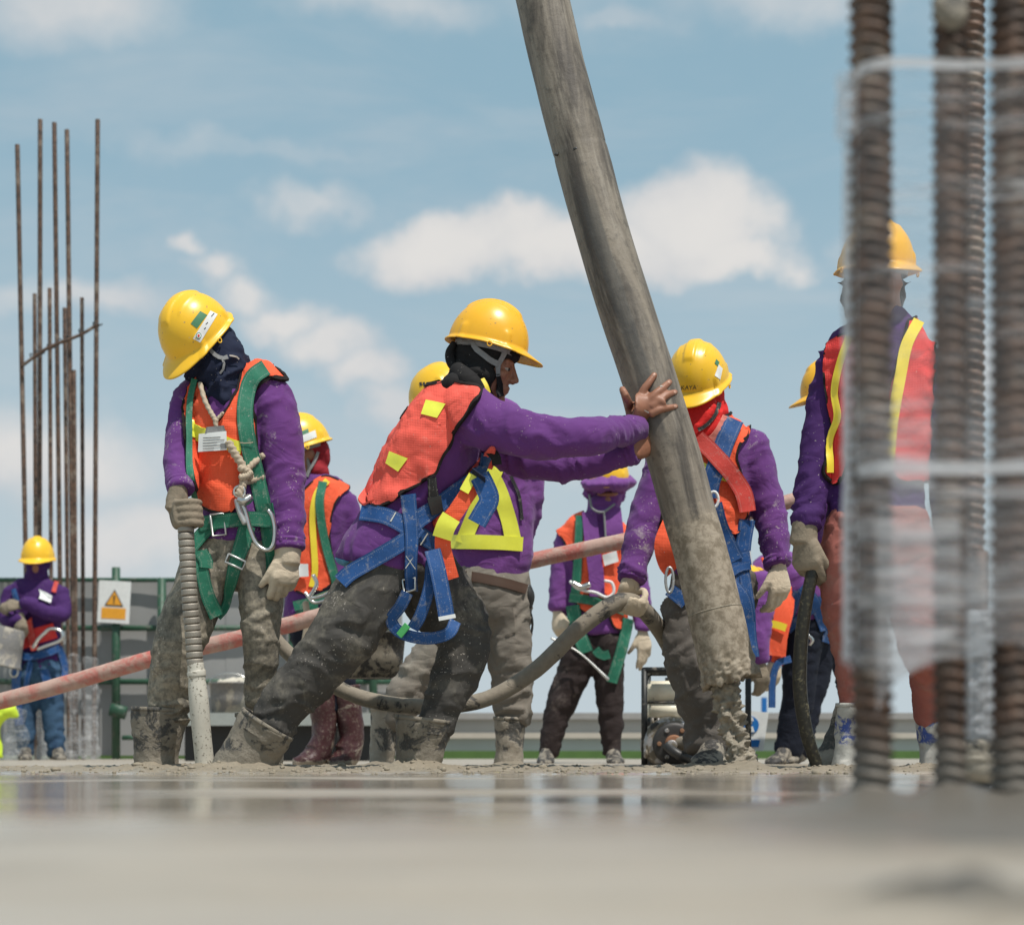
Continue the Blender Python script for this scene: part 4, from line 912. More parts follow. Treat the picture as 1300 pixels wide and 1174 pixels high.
# ------------------------------------------------------------------ people
UPV = lambda f0, bow: (Vector((f0[0]*math.cos(bow), f0[1]*math.cos(bow), -math.sin(bow))), Vector((f0[0]*math.sin(bow), f0[1]*math.sin(bow), math.cos(bow))))
def person_left():
    p = Person('worker in navy face scarf and green harness, head bowed, holding the poker', 285, 6.0, 1, .0095)
    fwd, up = UPV(Vector((-.64, -.77, 0)).normalized(), math.radians(46))
    hc = p.p(250, 427, -.02); hd = hc-up*.034
    neck = [(270, 452, .0, 21), (284, 480, .03, 22), (290, 505, .03, 26)]
    core = [(290, 490, .03, 30, .07), (295, 560, .03, 34, .08), (300, 650, .03, 36, .08), (300, 700, .03, 36, .08)]
    la = [(342, 500, .0, 18), (362, 600, -.03, 15), (366, 690, -.08, 11)]; ra = [(250, 500, .02, 18), (228, 575, -.06, 14), (231, 618, -.15, 11)]
    rl = [(272, 700, .02, 28), (228, 815, -.03, 20), (208, 940, .0, 14)]; ll = [(324, 700, .02, 28), (332, 800, -.01, 20), (331, 940, .06, 14)]
    b = head_parts(hd, fwd, up, .97)+[p.loft(x) for x in (neck, core, la, ra, rl, ll)]
    p.cloth('body', b, M['skin'], (), .011, 2, surf=False)
    tr = [p.loft([(300, 668, .03, 47, .115), (300, 700, .03, 50, .120), (301, 728, .03, 47, .115)], cap=(.2, .5)),
          p.loft([(268, 700, .02, 32, .095), (252, 755, .0, 34, .095), (226, 818, -.03, 32, .085), (219, 862, -.02, 26, .072), (213, 915, .0, 24, .066)], cap=(.4, .3)),
          p.loft([(326, 700, .02, 30, .095), (331, 755, .0, 27, .090), (331, 815, -.01, 23, .075), (331, 870, .03, 20, .062), (331, 930, .06, 18, .058)], cap=(.4, .3))]
    segs = [(p.p(268, 705), p.p(240, 790), .0045, 14), (p.p(236, 800), p.p(222, 850), .012, 26), (p.p(222, 855), p.p(213, 915), .011, 34), (p.p(326, 705), p.p(331, 800), .0045, 14), (p.p(331, 800), p.p(331, 925), .011, 28)]
    p.cloth('trousers', tr, M['jeans_mud'], segs, .0085, 2)
    sh = [p.loft([(290, 470, .03, 24, .066), (292, 486, .03, 42, .088), (293, 508, .03, 55, .108), (293, 545, .02, 52, .118), (296, 600, .02, 47, .112), (300, 650, .02, 47, .112), (301, 690, .02, 50, .115)], cap=(.4, .12)),
          p.loft([(322, 484, .02, 24, .07), (343, 504, .0, 26, .072), (354, 545, -.02, 26, .070), (361, 600, -.03, 25, .064), (364, 650, -.05, 22, .055), (366, 694, -.08, 19, .047)], cap=(.4, .1)),
          p.loft([(262, 486, .03, 20, .06), (243, 508, .02, 21, .062), (232, 545, -.02, 20, .060), (227, 585, -.07, 18, .052), (229, 622, -.15, 15.5, .042)], cap=(.4, .1))]
    segs = [(p.p(343, 500), p.p(361, 600, -.03), .0085, 16), (p.p(361, 600, -.03), p.p(366, 690, -.08), .010, 22), (p.p(243, 500), p.p(228, 575, -.06), .009, 22), (p.p(227, 580, -.07), p.p(230, 622, -.15), .012, 34), (p.p(292, 500), p.p(300, 690), .007, 9)]
    S = p.cloth('shirt', sh, M['purple_dusty'], segs)
    vest = [(253, 476), (272, 530), (284, 526), (301, 490), (316, 444), (336, 456), (362, 484), (342, 482), (328, 493), (322, 515), (325, 572), (320, 600), (309, 615), (297, 648), (276, 651), (258, 643), (244, 620), (238, 590), (232, 540), (236, 495)]
    p.shell('vest', S, vest, M['orange'], .013, .003, wob=.012); p.shell('vest_piping', S, vest, M['piping'], .0155, .002, band=(-.6, 2.4))
    p.shell('reflective_strip', S, [(237, 534), (262, 543), (306, 562), (305, 578), (260, 561), (237, 555)], M['lime'], .019, .012, rnd=0, wob=.004, both=False)
    sc = head_parts(hd, fwd, up, 1.055, nose=False)+[ball(hd+fwd*.085-up*.035, (.04, .04, .035)), p.loft([(268, 440, .0, 31, .088), (280, 468, .0, 34, .098), (287, 490, .01, 33, .098), (283, 506, -.03, 24, .085)]), p.loft([(292, 448, .04, 10), (303, 468, .03, 11), (300, 490, -.02, 10), (286, 506, -.07, 9), (268, 500, -.07, 7)])]
    p.cloth('face_scarf', sc, M['navy'], [(p.p(262, 430), p.p(288, 500, .02), .012, 24)], .007, 2)
    hat = helmet(p, hc, fwd, up, M['helmet'], .99); HS = p.add_surf(hat); p.drop(HS)
    p.patch('sticker', quad_grid((254, 395), (263, 400), (250, 417), (242, 411)), M['green_print'], .001, .0006, [HS], 0, hat)
    q = [(267, 394.5), (276, 399), (254, 435), (245, 430)]; p.patch('sticker', quad_grid(*q, 10, 8), M['white_print'], .0012, .0006, [HS], 0, hat)
    th = np.linspace(0, 2*np.pi, 14); e = []
    for r0, m in ((4.2, M['green_print']), (3.0, M['white_print']), (1.8, M['red_web'])):
        G = np.stack([np.stack([252+r*np.cos(th)*.8, 426.5+r*np.sin(th)], -1) for r in (.05, r0)]); e.append(p.patch('logo', G, m, .0020+(4.2-r0)*.0004, .0004, [HS], 0, hat))
    for a, bb in (((268, 402), (271.5, 398)), ((261, 412), (263.5, 409.5)), ((259, 418), (261, 416))): p.strap('print_mark', [a, ((a[0]+bb[0])/2, (a[1]+bb[1])/2), bb], 1.0, M['ink'], .002, .0004, [HS], 1.5, 0, hat, 2)
    p.strap('chin_strap', [(266, 442), (272, 450), (282, 456), (290, 454)], 5, M['grey_web'], .006); p.strap('chin_strap', [(282, 456), (284, 466), (279, 474)], 3, M['grey_web'], .006)
    p.strap('neck_cord', [(291, 453), (299, 453), (303, 456)], 1.6, M['cement_smear'], .006, .002)
    # harness
    for o in [x for x in p.root.children if x.name.startswith(('vest', 'reflective'))]: p.add_surf(o)
    g = M['green_web']
    p.strap('shoulder_strap', [(338, 468), (322, 480), (313, 502), (311, 530), (316, 568), (326, 606), (338, 652)], 21, g, .009, .004, smooth=8)
    p.strap('shoulder_strap', [(248, 482), (242, 510), (240, 550), (242, 600), (252, 650)], 8, g, .008, .004, smooth=8)
    p.strap('waist_belt', [(250, 668), (268, 664), (295, 660), (320, 659), (348, 662)], 19, g, .015, .004, smooth=8)
    p.strap('hip_strap', [(338, 640), (342, 665), (346, 700), (347, 730)], 20, g, .008, .004, smooth=6)
    p.strap('hip_strap', [(272, 666), (258, 680), (245, 696), (240, 704)], 17, g, .012, .004, smooth=6)
    p.strap('leg_loop', [(252, 700), (257, 726), (264, 758), (274, 782)], [15, 16, 18, 20], g, .012, .004, smooth=6)
    p.strap('leg_loop', [(274, 782), (284, 770), (292, 744), (299, 718), (308, 690), (314, 668)], [12, 13, 15, 17, 21, 21], g, .014, .004, smooth=6)
    p.strap('strap_tail', [(256, 702), (262, 712), (262, 722)], 17, g, .018, .004, smooth=4)
    p.strap('stitch_line', [(304, 562), (312, 563), (321, 562)], 1.2, M['rope'], .0135, .001, smooth=6)
    def buckle(px, py, w, h, ang, d=-.02):
        hh = p.hit(px, py); y = (hh[0].y if hh else p.Y)-p.Y-.018; c, s_ = math.cos(ang), math.sin(ang)
        pts = [(-w/2, -h/2), (w/2, -h/2), (w/2, h/2), (-w/2, h/2), (-w/2, -h/2)]
        rows = [(px+a*c-b2*s_, py+a*s_+b2*c, y, 2.2, 1.6) for a, b2 in pts]; v, f = loft(p.st(rows), (0.1, 1, .1), 8, 1, (.3, .3)); mk('buckle', v, f, M['aluminium'], p.root)
    buckle(277, 666, 17, 27, -.12); buckle(299, 713, 24, 11, .42)
    # lanyard, card, hook
    def surf_tube(name, pts, r, m, lift=.012):
        rows = []
        for a, bb in catmull(pts, 5):
            h = p.hit(a, bb); rows.append((a, bb, ((h[0].y if h else p.Y-.1)-p.Y-lift)))
        ys = [r_[2] for r_ in rows]; ys = np.convolve(np.pad(ys, 2, mode='edge'), np.ones(5)/5, 'valid')
        st = [(p.p(a, bb, y), p.r(r), p.r(r)) for (a, bb, _), y in zip(rows, ys)]; v, f = loft(st, (.2, 1, .1), 10, 3, (.5, .5))
        n = normals(v, tris(f)); k = len(st)*3
        ph = (np.arange(len(v))//10)*.95+(np.arange(len(v)) % 10)*2*math.pi/10*2
        v = v+n*(np.sin(ph)*p.r(r)*.13)[:, None]; return mk(name, v, f, m, p.root)
    rp = M['rope']
    surf_tube('neck_lanyard', [(254, 487), (260, 508), (268, 524), (273, 533), (275, 548)], 3.0, rp); surf_tube('neck_lanyard', [(283, 524), (276, 532), (274, 540)], 2.0, rp)
    surf_tube('lanyard_rope', [(290, 562), (298, 576), (307, 590), (311, 602), (308, 616), (303, 628)], 5.2, rp, .02); surf_tube('lanyard_rope', [(309, 600), (317, 593), (326, 584), (334, 578)], 4.0, rp, .012)
    surf_tube('lanyard_rope', [(311, 612), (319, 610), (327, 608), (335, 606)], 4.0, rp, .012); surf_tube('lanyard_knot', [(304, 594), (314, 598), (318, 606)], 4.4, rp, .03); surf_tube('lanyard_knot', [(305, 606), (313, 604), (319, 600)], 4.2, rp, .034)
    cd = p.patch('id_card', quad_grid((255, 552), (289, 549), (290, 572), (254, 574.5)), M['white_print'], .024, .002, smooth=10)
    CS = p.add_surf(cd); p.drop(CS)
    p.patch('card_holder', quad_grid((264, 544), (286, 541), (288, 549), (262, 552)), M['grey_web'], .022, .0015, smooth=10)
    for i, (x0, x1) in enumerate(((258, 280), (258, 285), (258, 276), (258, 282), (258, 272))): p.strap('print_line', [(x0, 556+i*3.4), ((x0+x1)/2, 555.6+i*3.4), (x1, 555+i*3.4)], .9, M['ink'] if i < 1 else M['grey_web'], .0016, .0004, [CS], 4, 0, cd, 2)
    p.patch('print_block', quad_grid((280, 563), (287, 562.5), (287.5, 569), (280.5, 569.5), 3, 3), M['grey_web'], .0016, .0004, [CS], 0, cd)
    d0 = p.hit(318, 655)[0].y-p.Y-.045
    hk = snap_hook(p, 'snap_hook', [(306, 636, d0), (312, 650, d0), (318, 672, d0), (326, 690, d0), (338, 698, d0), (347, 692, d0), (349, 672, d0), (346, 656, d0), (341, 648, d0)], 4.2)
    p.tube('hook_gate', [(301, 635, d0-.004, 5, 4), (305, 650, d0-.004, 6, 4), (311, 664, d0-.004, 5, 4)], M['aluminium'], hk)
    p.tube('hook_body', [(303, 634, d0-.008, 6, 5), (311, 636, d0-.008, 9, 6), (318, 631, d0-.008, 6, 5)], M['steel'], hk)
    ring = [(304+7*math.cos(a), 624+7*math.sin(a), d0, 1.8) for a in np.linspace(0, 2*np.pi, 11)]; p.tube('hook_ring', ring, M['steel'], hk, 8, 2)
    # gloves and boots
    p.cuff((366, 684, -.078), (366, 698, -.083), 20, .048, M['purple_dusty']); p.cuff((229, 611, -.135), (230, 623, -.155), 16.5, .043, M['purple_dusty'])
    glove(p, fist_parts(p.p(226, 618, -.16), p.p(240, 652, -.19), p.p(243, 700, -.19)-p.p(240, 652, -.19), .024, -1, 1.12, True), M['glove_dirty'])
    glove(p, hand_parts(p.p(365, 703, -.085), Vector((-.06, -.10, -1)), Vector((.45, -.88, .1)), 1, (.70, .90, 1.05, 1.1), .03, 1.10, .0135, (.42, .30))+[p.loft([(366, 690, -.08, 17, .042), (365, 716, -.085, 16, .036)], cap=(.2, .2))], M['glove'])
    boot(p, [(203, 898, .0, 35, .085), (202, 920, .0, 34, .082), (200, 945, .0, 30, .078), (199, 968, .0, 28, .076), (199, 990, .0, 28, .078)], M['boot_mud'])
    boot(p, [(331, 905, .06, 32, .08), (331, 950, .06, 28, .075), (331, 990, .06, 27, .075)], M['boot_mud'])
    return p


def person_pusher():
    p = Person('worker in black hood and blue harness leaning in to push the big hose', 520, 5.8, 2, .0095)
    YL = (0, 1, 0)
    fwd, up = UPV(Vector((.985, -.16, 0)).normalized(), math.radians(13))
    hc = p.p(621, 438, -.0); hd = hc-up*.072+fwd*.004
    neck = [(614, 478, .0, 24), (600, 497, .0, 25), (586, 515, .0, 30)]
    core = [(582, 510, 0, .08, 32), (555, 580, 0, .09, 36), (525, 650, 0, .09, 36), (505, 705, 0, .09, 36)]
    # bare right hand spread on the hose: depths follow the hose surface
    def hz(px, py, lift):
        cx, cz = hose_centre(py); R = .0915; off = (px-cx)/F*5.95*.965; return cz-math.sqrt(max(R*R-off*off, .0006))-lift-5.8
    def ch(pts, r): return p.loft([(x, y, hz(x, y, l), rr) for (x, y, l), rr in zip(pts, r)], (.2, .3, 1), (.8, .8), 12, 4)
    na = [(600, 528, -.15, 22), (655, 545, -.19, 20), (708, 557, -.19, 17), (760, 552, -.17, 14), (800, 545, hz(806, 545, .022), 12)]
    fa = [(618, 555, .16, .045, 18), (700, 593, .14, .035, 12), (780, 584, .08, .028, 9), (806, 574, .05, .026, 9)]
    hand = [p.loft([(796, 546, hz(806, 545, .020), 14, .022), (808, 536, hz(810, 536, .018), 17, .020), (818, 522, hz(818, 522, .014), 21, .017), (826, 510, hz(826, 510, .011), 22, .014), (830, 502, hz(830, 502, .009), 17, .010)], (.75, 0, .65), (.5, .5), 18, 4),
            ch([(812, 512, .012), (816, 497, .012), (823, 487, .010), (831, 476, .008)], (6.2, 5.4, 4.9, 4.2)),
            ch([(822, 512, .012), (831, 501, .013), (841, 493, .011), (850, 485, .008)], (6.2, 5.4, 4.9, 4.2)),
            ch([(828, 516, .012), (838, 508, .012), (848, 501, .010), (857, 498, .008)], (6.0, 5.2, 4.7, 4.1)),
            ch([(827, 525, .012), (838, 520, .012), (848, 518, .010), (858, 516, .008)], (5.6, 4.8, 4.3, 3.7)),
            p.loft([(803, 530, hz(806, 530, .016), 8), (798, 514, hz(806, 514, .008), 6.5), (794, 503, -.045, 5.4), (790, 494, -.042, 4.4)], (.2, .3, 1), (.8, .8), 12, 4)]
    far = [p.loft([(803, 574, .05, 12, .02), (812, 568, .07, 16, .018), (822, 562, .10, 17, .016)], (0, 0, 1), (.5, .5), 14, 4)]
    for i in range(4): far.append(p.loft([(818, 553+i*7, .10, 5), (830, 551+i*7, .15, 4.8), (842, 550+i*7, .17, 4.2)], (0, 0, 1), (.8, .8), 10, 3))
    bl = [(488, 722, -.08, .06, 28), (462, 765, -.09, .06, 27), (432, 812, -.10, .055, 23), (398, 852, -.10, .05, 19), (365, 890, -.10, .045, 17), (325, 955, -.10, .04, 15)]; fl = [(538, 728, .09, .06, 28), (566, 772, .09, .06, 27), (588, 815, .07, .055, 20), (581, 848, .06, .05, 18), (565, 885, .05, .045, 15), (535, 955, .05, .04, 14)]
    b = head_parts(hd, fwd, up, 1.0)+[p.loft(neck), p.loft(core, YL), p.loft(na), p.loft(fa), p.loft(bl, YL), p.loft(fl, YL)]+hand+far
    B = p.cloth('body', b, M['skin'], (), .0042, 1)
    p.drop(B)
    for (a, bq) in (((831.5, 474.5), (.8, -.9)), ((851, 484), (1, -.7)), ((858.5, 497.5), (1, -.3)), ((859, 516), (1, -.1))):
        h = p.hit(a[0]-1.5*bq[0], a[1]-1.5*bq[1], [B])
        if h:
            n = h[2]; t = (p.p(a[0]+bq[0], a[1]+bq[1])-p.p(*a)).normalized(); t = (t-n*t.dot(n)).normalized(); s_ = n.cross(t)
            v, f = ball(h[0]-n*.0004, (.0075, .0052, .0016), np.array([t, s_, n]).T, 12, 6); mk('fingernail', v, f, M['nail'], p.root)
    for pts in (((818, 521), (824, 524)), ((838, 491), (841, 490))):
        q = list(pts) if len(pts) > 2 else [pts[0], ((pts[0][0]+pts[1][0])/2, (pts[0][1]+pts[1][1])/2), pts[1]]
        p.strap('cement_smear', q, 1.6, M['cement_smear'], .0012, .0008, [B], 2, 0, None, 2)
    eyes(p, hd, fwd, up)
    # trousers
    tr = [p.loft([(500, 672, 0, .155, 46), (500, 705, 0, .165, 52), (508, 735, 0, .155, 48)], YL, (.2, .4)),
          p.loft([(488, 722, -.08, .088, 42), (462, 765, -.09, .098, 44), (432, 812, -.10, .090, 39), (398, 852, -.10, .078, 34), (365, 890, -.10, .068, 31), (345, 922, -.10, .06, 27)], YL, (.4, .3)),
          p.loft([(535, 725, .09, .092, 47), (566, 772, .09, .096, 44), (590, 815, .07, .084, 33), (582, 848, .06, .076, 30), (565, 885, .05, .066, 26), (552, 925, .05, .06, 23)], YL, (.4, .3))]
    segs = [(p.p(486, 715, -.08), p.p(435, 800, -.1), .0045, 13), (p.p(440, 800, -.1), p.p(395, 855, -.1), .013, 22), (p.p(395, 855, -.1), p.p(345, 920, -.1), .011, 26), (p.p(540, 730, .1), p.p(588, 805, .07), .006, 14), (p.p(596, 800, .07), p.p(580, 850, .06), .012, 24), (p.p(580, 850, .06), p.p(552, 920, .05), .006, 20)]
    p.cloth('trousers', tr, M['jeans_black'], segs, .0085, 2)
    sh = [p.loft([(588, 494, .0, .075, 24), (576, 512, 0, .135, 34), (566, 540, 0, .175, 46), (550, 578, 0, .170, 53), (528, 628, 0, .160, 52), (508, 672, 0, .165, 54), (496, 700, 0, .176, 61), (490, 722, 0, .178, 63)], YL, (.4, .15)),
          p.loft([(588, 516, -.09, 34, .08), (606, 532, -.145, 35, .075), (650, 547, -.19, 29, .066), (706, 557, -.19, 24, .058), (760, 553, -.17, 20, .05), (812, 544, -.10+.02, 16.5, .042)], (0, 1, .02), (.4, .08)),
          p.loft([(600, 530, .08, 30, .08), (625, 562, .16, 27, .07), (700, 592, .14, 21, .056), (760, 585, .10, 17, .046), (806, 574, .06, 14.5, .038)], (0, 1, .02), (.4, .08))]
    for k in (1, 2):     # the sleeve's radii are given across the picture first
        pass
    sh[1] = p.loft([(588, 516, -.09, .08, 34), (606, 532, -.145, .075, 34), (650, 547, -.19, .068, 29), (706, 557, -.19, .060, 24.5), (760, 552, -.16, .050, 21), (812, 543, hz(812, 543, .03), .042, 16.5)], (0, 1, .02), (.4, .08))
    sh[2] = p.loft([(600, 530, .08, .08, 30), (625, 562, .16, .07, 27), (700, 593, .14, .056, 20), (760, 587, .10, .046, 17), (807, 574, .06, .038, 14.5)], (0, 1, .02), (.4, .08))
    segs = [(p.p(606, 530, -.16), p.p(700, 556, -.19), .011, 12), (p.p(700, 556, -.19), p.p(770, 552, -.16), .009, 16), (p.p(775, 550, -.15), p.p(812, 544, -.1), .010, 34), (p.p(625, 562, .16), p.p(720, 592, .13), .010, 16), (p.p(720, 592, .13), p.p(806, 574, .06), .009, 30), (p.p(580, 510), p.p(497, 706), .009, 8)]
    S = p.cloth('shirt', sh, M['purple'], segs)
    p.shell('undershirt_hem', S, [(420, 706), (432, 709), (470, 720), (466, 732), (425, 723)], simple('light_blue_cotton', (.10, .30, .46), .85), .004, .001, rnd=0)
    vest = [(540, 494), (571, 487), (592, 490), (611, 499), (600, 520), (578, 550), (562, 580), (548, 604), (525, 620), (505, 632), (486, 645), (474, 640), (470, 615), (480, 570), (515, 530), (530, 500)]
    V_ = p.shell('vest', S, vest, M['orange_pale'], .016, .003, wob=.016); p.shell('vest_piping', S, vest, M['piping'], .019, .002, band=(-.6, 2.2))
    VS = p.add_surf(V_)
    p.patch('reflective_patch', quad_grid((541, 508), (566, 513), (555, 531), (535, 526)), M['lime'], .004, .002, [VS], 3); p.patch('reflective_patch', quad_grid((495, 573), (518, 582), (506, 599), (490, 588)), M['lime'], .004, .002, [VS], 3)
    # front panel of the vest hanging below the belly
    fp = [(622, 566), (630, 575), (622, 602), (606, 628), (590, 650), (572, 668), (562, 676), (548, 665), (560, 640), (586, 606)]
    p.shell('vest_front', S, fp, M['orange_pale'], .014, .003, wob=.012, rnd=3)
    for a in p.root.children:
        if a.name.startswith('vest_front'): p.add_surf(a)
    p.free_strap('vest_flap', [(604, 612, -.17), (585, 640, -.18), (567, 668, -.18), (562, 690, -.17), (567, 714, -.16), (573, 735, -.15)], 20, M['orange'], .006, (.25, -1, .1))
    p.free_strap('reflective_strip', [(573, 656, -.194), (566, 668, -.196), (561, 683, -.188)], 24, M['lime'], .004, (.2, -1, .15))
    p.free_strap('reflective_strip', [(601, 603, -.183), (595, 613, -.186), (589, 624, -.19)], 12, M['lime'], .004, (.2, -1, .15))
    p.free_strap('vest_flap', [(488, 612, -.12), (476, 630, -.12), (468, 640, -.10), (462, 634, -.08), (470, 622, -.06)], 15, M['orange_pale'], .006, (.3, -.5, 1))
    # hood, rolled scarf, knot behind
    A = frame(fwd, up); R = lambda q: np.array(hd)+A@np.array(q)
    hood = [ball(R((0, -.016, .034)), (.083, .098, .092), A), ball(R((0, .006, .052)), (.081, .102, .040), A), ball(R((0, -.028, -.03)), (.084, .080, .085), A), ball(R((.054, -.004, -.025)), (.040, .050, .075), A), ball(R((-.054, -.004, -.025)), (.040, .050, .075), A),
            loft([(Vector(R((0, -.03, -.06))), .075, .07), (p.p(596, 494), .08, .085), (p.p(584, 510), .09, .06)], A[:, 0], 18, 4),
            loft([(Vector(R((0, .030, -.105))), .05, .03), (Vector(R((.0, -.005, -.112))), .07, .04)], A[:, 0], 14, 4)]
    p.cloth('head_scarf', hood, M['black_cloth'], [(p.p(580, 450), p.p(640, 448), .006, 8), (p.p(602, 470), p.p(590, 505), .008, 22)], .006, 2)
    p.tube('scarf_roll', [(580, 470, -.09, 11), (594, 484, -.125, 14), (606, 496, -.135, 11), (611, 502, -.135, 6)], M['black_cloth'], None, 14); p.tube('scarf_roll', [(566, 500, -.10, 12), (578, 490, -.11, 17), (592, 494, -.12, 10)], M['black_cloth'], None, 14)
    p.tube('scarf_tail', [(576, 436, -.03, 4), (571, 448, -.03, 6), (573, 460, -.03, 6.5), (579, 470, -.05, 5)], M['black_cloth'], None, 12); p.tube('scarf_tail', [(586, 462, -.06, 5), (580, 470, -.06, 5), (588, 478, -.09, 6)], M['black_cloth'], None, 12)
    p.free_strap('scarf_end', [(622, 572, -.19), (629, 580, -.20), (631, 590, -.2)], 12, M['black_cloth'], .004)
    p.free_strap('yellow_lining', [(612, 481, -.12), (617, 490, -.128), (620, 499, -.128)], 6, M['yellow_tape'], .004, (.2, -1, 0))
    hat = helmet(p, hc, fwd, up, M['helmet_warm'], .97, True)
    for a in p.root.children:
        if a.name.startswith('head_scarf'): pass
    gw = M['grey_web']
    p.strap('chin_strap', [(600, 434), (603, 442), (612, 450), (622, 458), (631, 462)], [5, 7, 7, 7, 8], gw, .006, .0025, smooth=3, targets=p.surf+[B])
    p.strap('chin_strap', [(645, 434), (641, 446), (636, 456), (631, 464)], [8, 8, 6, 7], gw, .006, .0025, smooth=3, targets=p.surf+[B]); p.strap('chin_strap', [(631, 458), (632, 468), (633, 478)], [9, 6, 5], gw, .007, .003, smooth=3, targets=p.surf+[B])
    p.strap('strap_slider', [(588, 432), (596, 432), (606, 430)], 14, gw, .007, .003, smooth=3)
    p.strap('chin_cord', [(632, 474), (634, 486), (633, 498), (635, 504)], [5, 7, 10, 9], M['black_cloth'], .007, .006, smooth=2, targets=p.surf+[B])
    # harness: belt, thigh straps, loops
    bl = M['blue_web']; tg = None
    p.strap('waist_belt', [(443, 640), (456, 650), (490, 656), (520, 672), (545, 687), (556, 692)], [30, 22, 21, 21, 21, 21], bl, .012, .004, smooth=8)
    p.strap('thigh_strap', [(434, 740), (447, 728), (476, 710), (514, 686), (530, 668)], 21, bl, .012, .004, smooth=8)
    p.strap('chest_strap', [(516, 676), (530, 660), (555, 642), (590, 612), (612, 590), (620, 574)], [22, 22, 21, 15, 13, 10], bl, .012, .004, smooth=8)
    p.strap('side_strap', [(518, 628), (521, 660), (521, 700), (519, 748)], [20, 18, 16, 16], bl, .018, .004, smooth=8)
    p.strap('stitch_line', [(497, 664), (500, 658), (503, 652)], 1.3, M['stitch'], .0155, .001, smooth=6); p.strap('stitch_line', [(531, 692), (537, 683), (541, 677)], 1.3, M['stitch'], .0155, .001, smooth=6)
    p.strap('stitch_line', [(513, 722), (527, 707)], 1.0, M['stitch'], .021, .001, smooth=6) if False else None
    for a, bb in (((514, 705), (527, 722)), ((527, 705), (514, 722))): p.strap('stitch_line', [a, ((a[0]+bb[0])/2, (a[1]+bb[1])/2), bb], 1.0, M['stitch'], .0225, .001, smooth=6, cross=2)
    rows = [(511, 736, -.27), (527, 733, -.27), (527, 748, -.27), (513, 753, -.27), (511, 736, -.27)]; h0 = p.hit(519, 744); y0 = (h0[0].y if h0 else p.Y-.2)-p.Y-.03
    v, f = loft(p.st([(a, bb, y0, 2.2, 1.7) for a, bb, _ in rows]), (.1, 1, .1), 8, 1, (.3, .3)); mk('buckle', v, f, M['steel'], p.root)
    p.free_strap('hanging_strap', [(549, 698, -.185), (556, 725, -.20), (563, 760, -.205), (567, 784, -.205)], 20, bl, .004, (.15, -1, 0)); p.free_strap('strap_end', [(567, 781, -.208), (568, 786, -.208)], 21, M['white_plastic'], .005, (.15, -1, 0))
    p.free_strap('leg_loop', [(517, 752, -.18), (508, 770, -.17), (497, 786, -.15), (505, 800, -.15), (523, 808, -.165), (548, 810, -.175), (570, 803, -.16), (578, 788, -.13)], 15, bl, .004, (0, -1, -.35))
    p.free_strap('leg_loop', [(548, 712, -.17), (545, 745, -.18), (534, 780, -.18), (524, 798, -.168)], 15, bl, .004, (.3, -1, 0))
    p.free_strap('strap_keeper', [(509, 797, -.168), (515, 803, -.175)], 17, M['buckle_green'], .006, (0, -1, -.35))
    p.free_strap('strap_tail', [(609, 604, -.19), (616, 618, -.20), (621, 634, -.21), (613, 650, -.21), (605, 664, -.21)], 25, bl, .004, (-.25, -1, .1)); p.free_strap('strap_tail', [(600, 600, -.18), (608, 606, -.19), (616, 612, -.2)], 18, M['navy'], .004, (0, -.6, -1))
    p.strap('side_buckle_strap', [(546, 606), (548, 622), (551, 640), (553, 650)], [10, 11, 15, 16], M['black_web'], .014, .004, smooth=5); p.strap('side_buckle', [(549, 630), (551, 640), (554, 651)], [16, 17, 17], M['black_plastic'], .019, .006, smooth=4)
    # lanyard pouch on the back
    p.tube('shock_pouch', [(487, 592, -.02, 6), (478, 606, -.04, 8), (472, 622, -.05, 9), (466, 640, -.05, 8)], M['red_web'], None, 12); ring = [(486+6*math.cos(a), 597+9*math.sin(a), -.06, 2.0) for a in np.linspace(0, 2*np.pi, 11)]; p.tube('back_ring', ring, M['red_web'], None, 8, 2)
    p.cuff((797, 547, hz(806, 545, .03)-.012), (812, 543, hz(812, 543, .03)), .044, 17.5, M['purple'], YL); p.cuff((795, 577, .07), (808, 573, .058), .040, 15.5, M['purple'], YL)
    # boots
    boot(p, [(341, 917, -.10, .105, 36), (334, 928, -.10, .10, 37), (322, 948, -.10, .088, 36), (312, 968, -.10, .082, 38), (304, 990, -.10, .082, 40)], M['boot_mud'], YL)
    boot(p, [(540, 911, .05, .100, 37.5), (538, 928, .05, .096, 35.5), (534, 950, .05, .084, 31), (529, 972, .05, .08, 29), (526, 992, .05, .08, 29)], M['boot_mud'], YL)
    return p

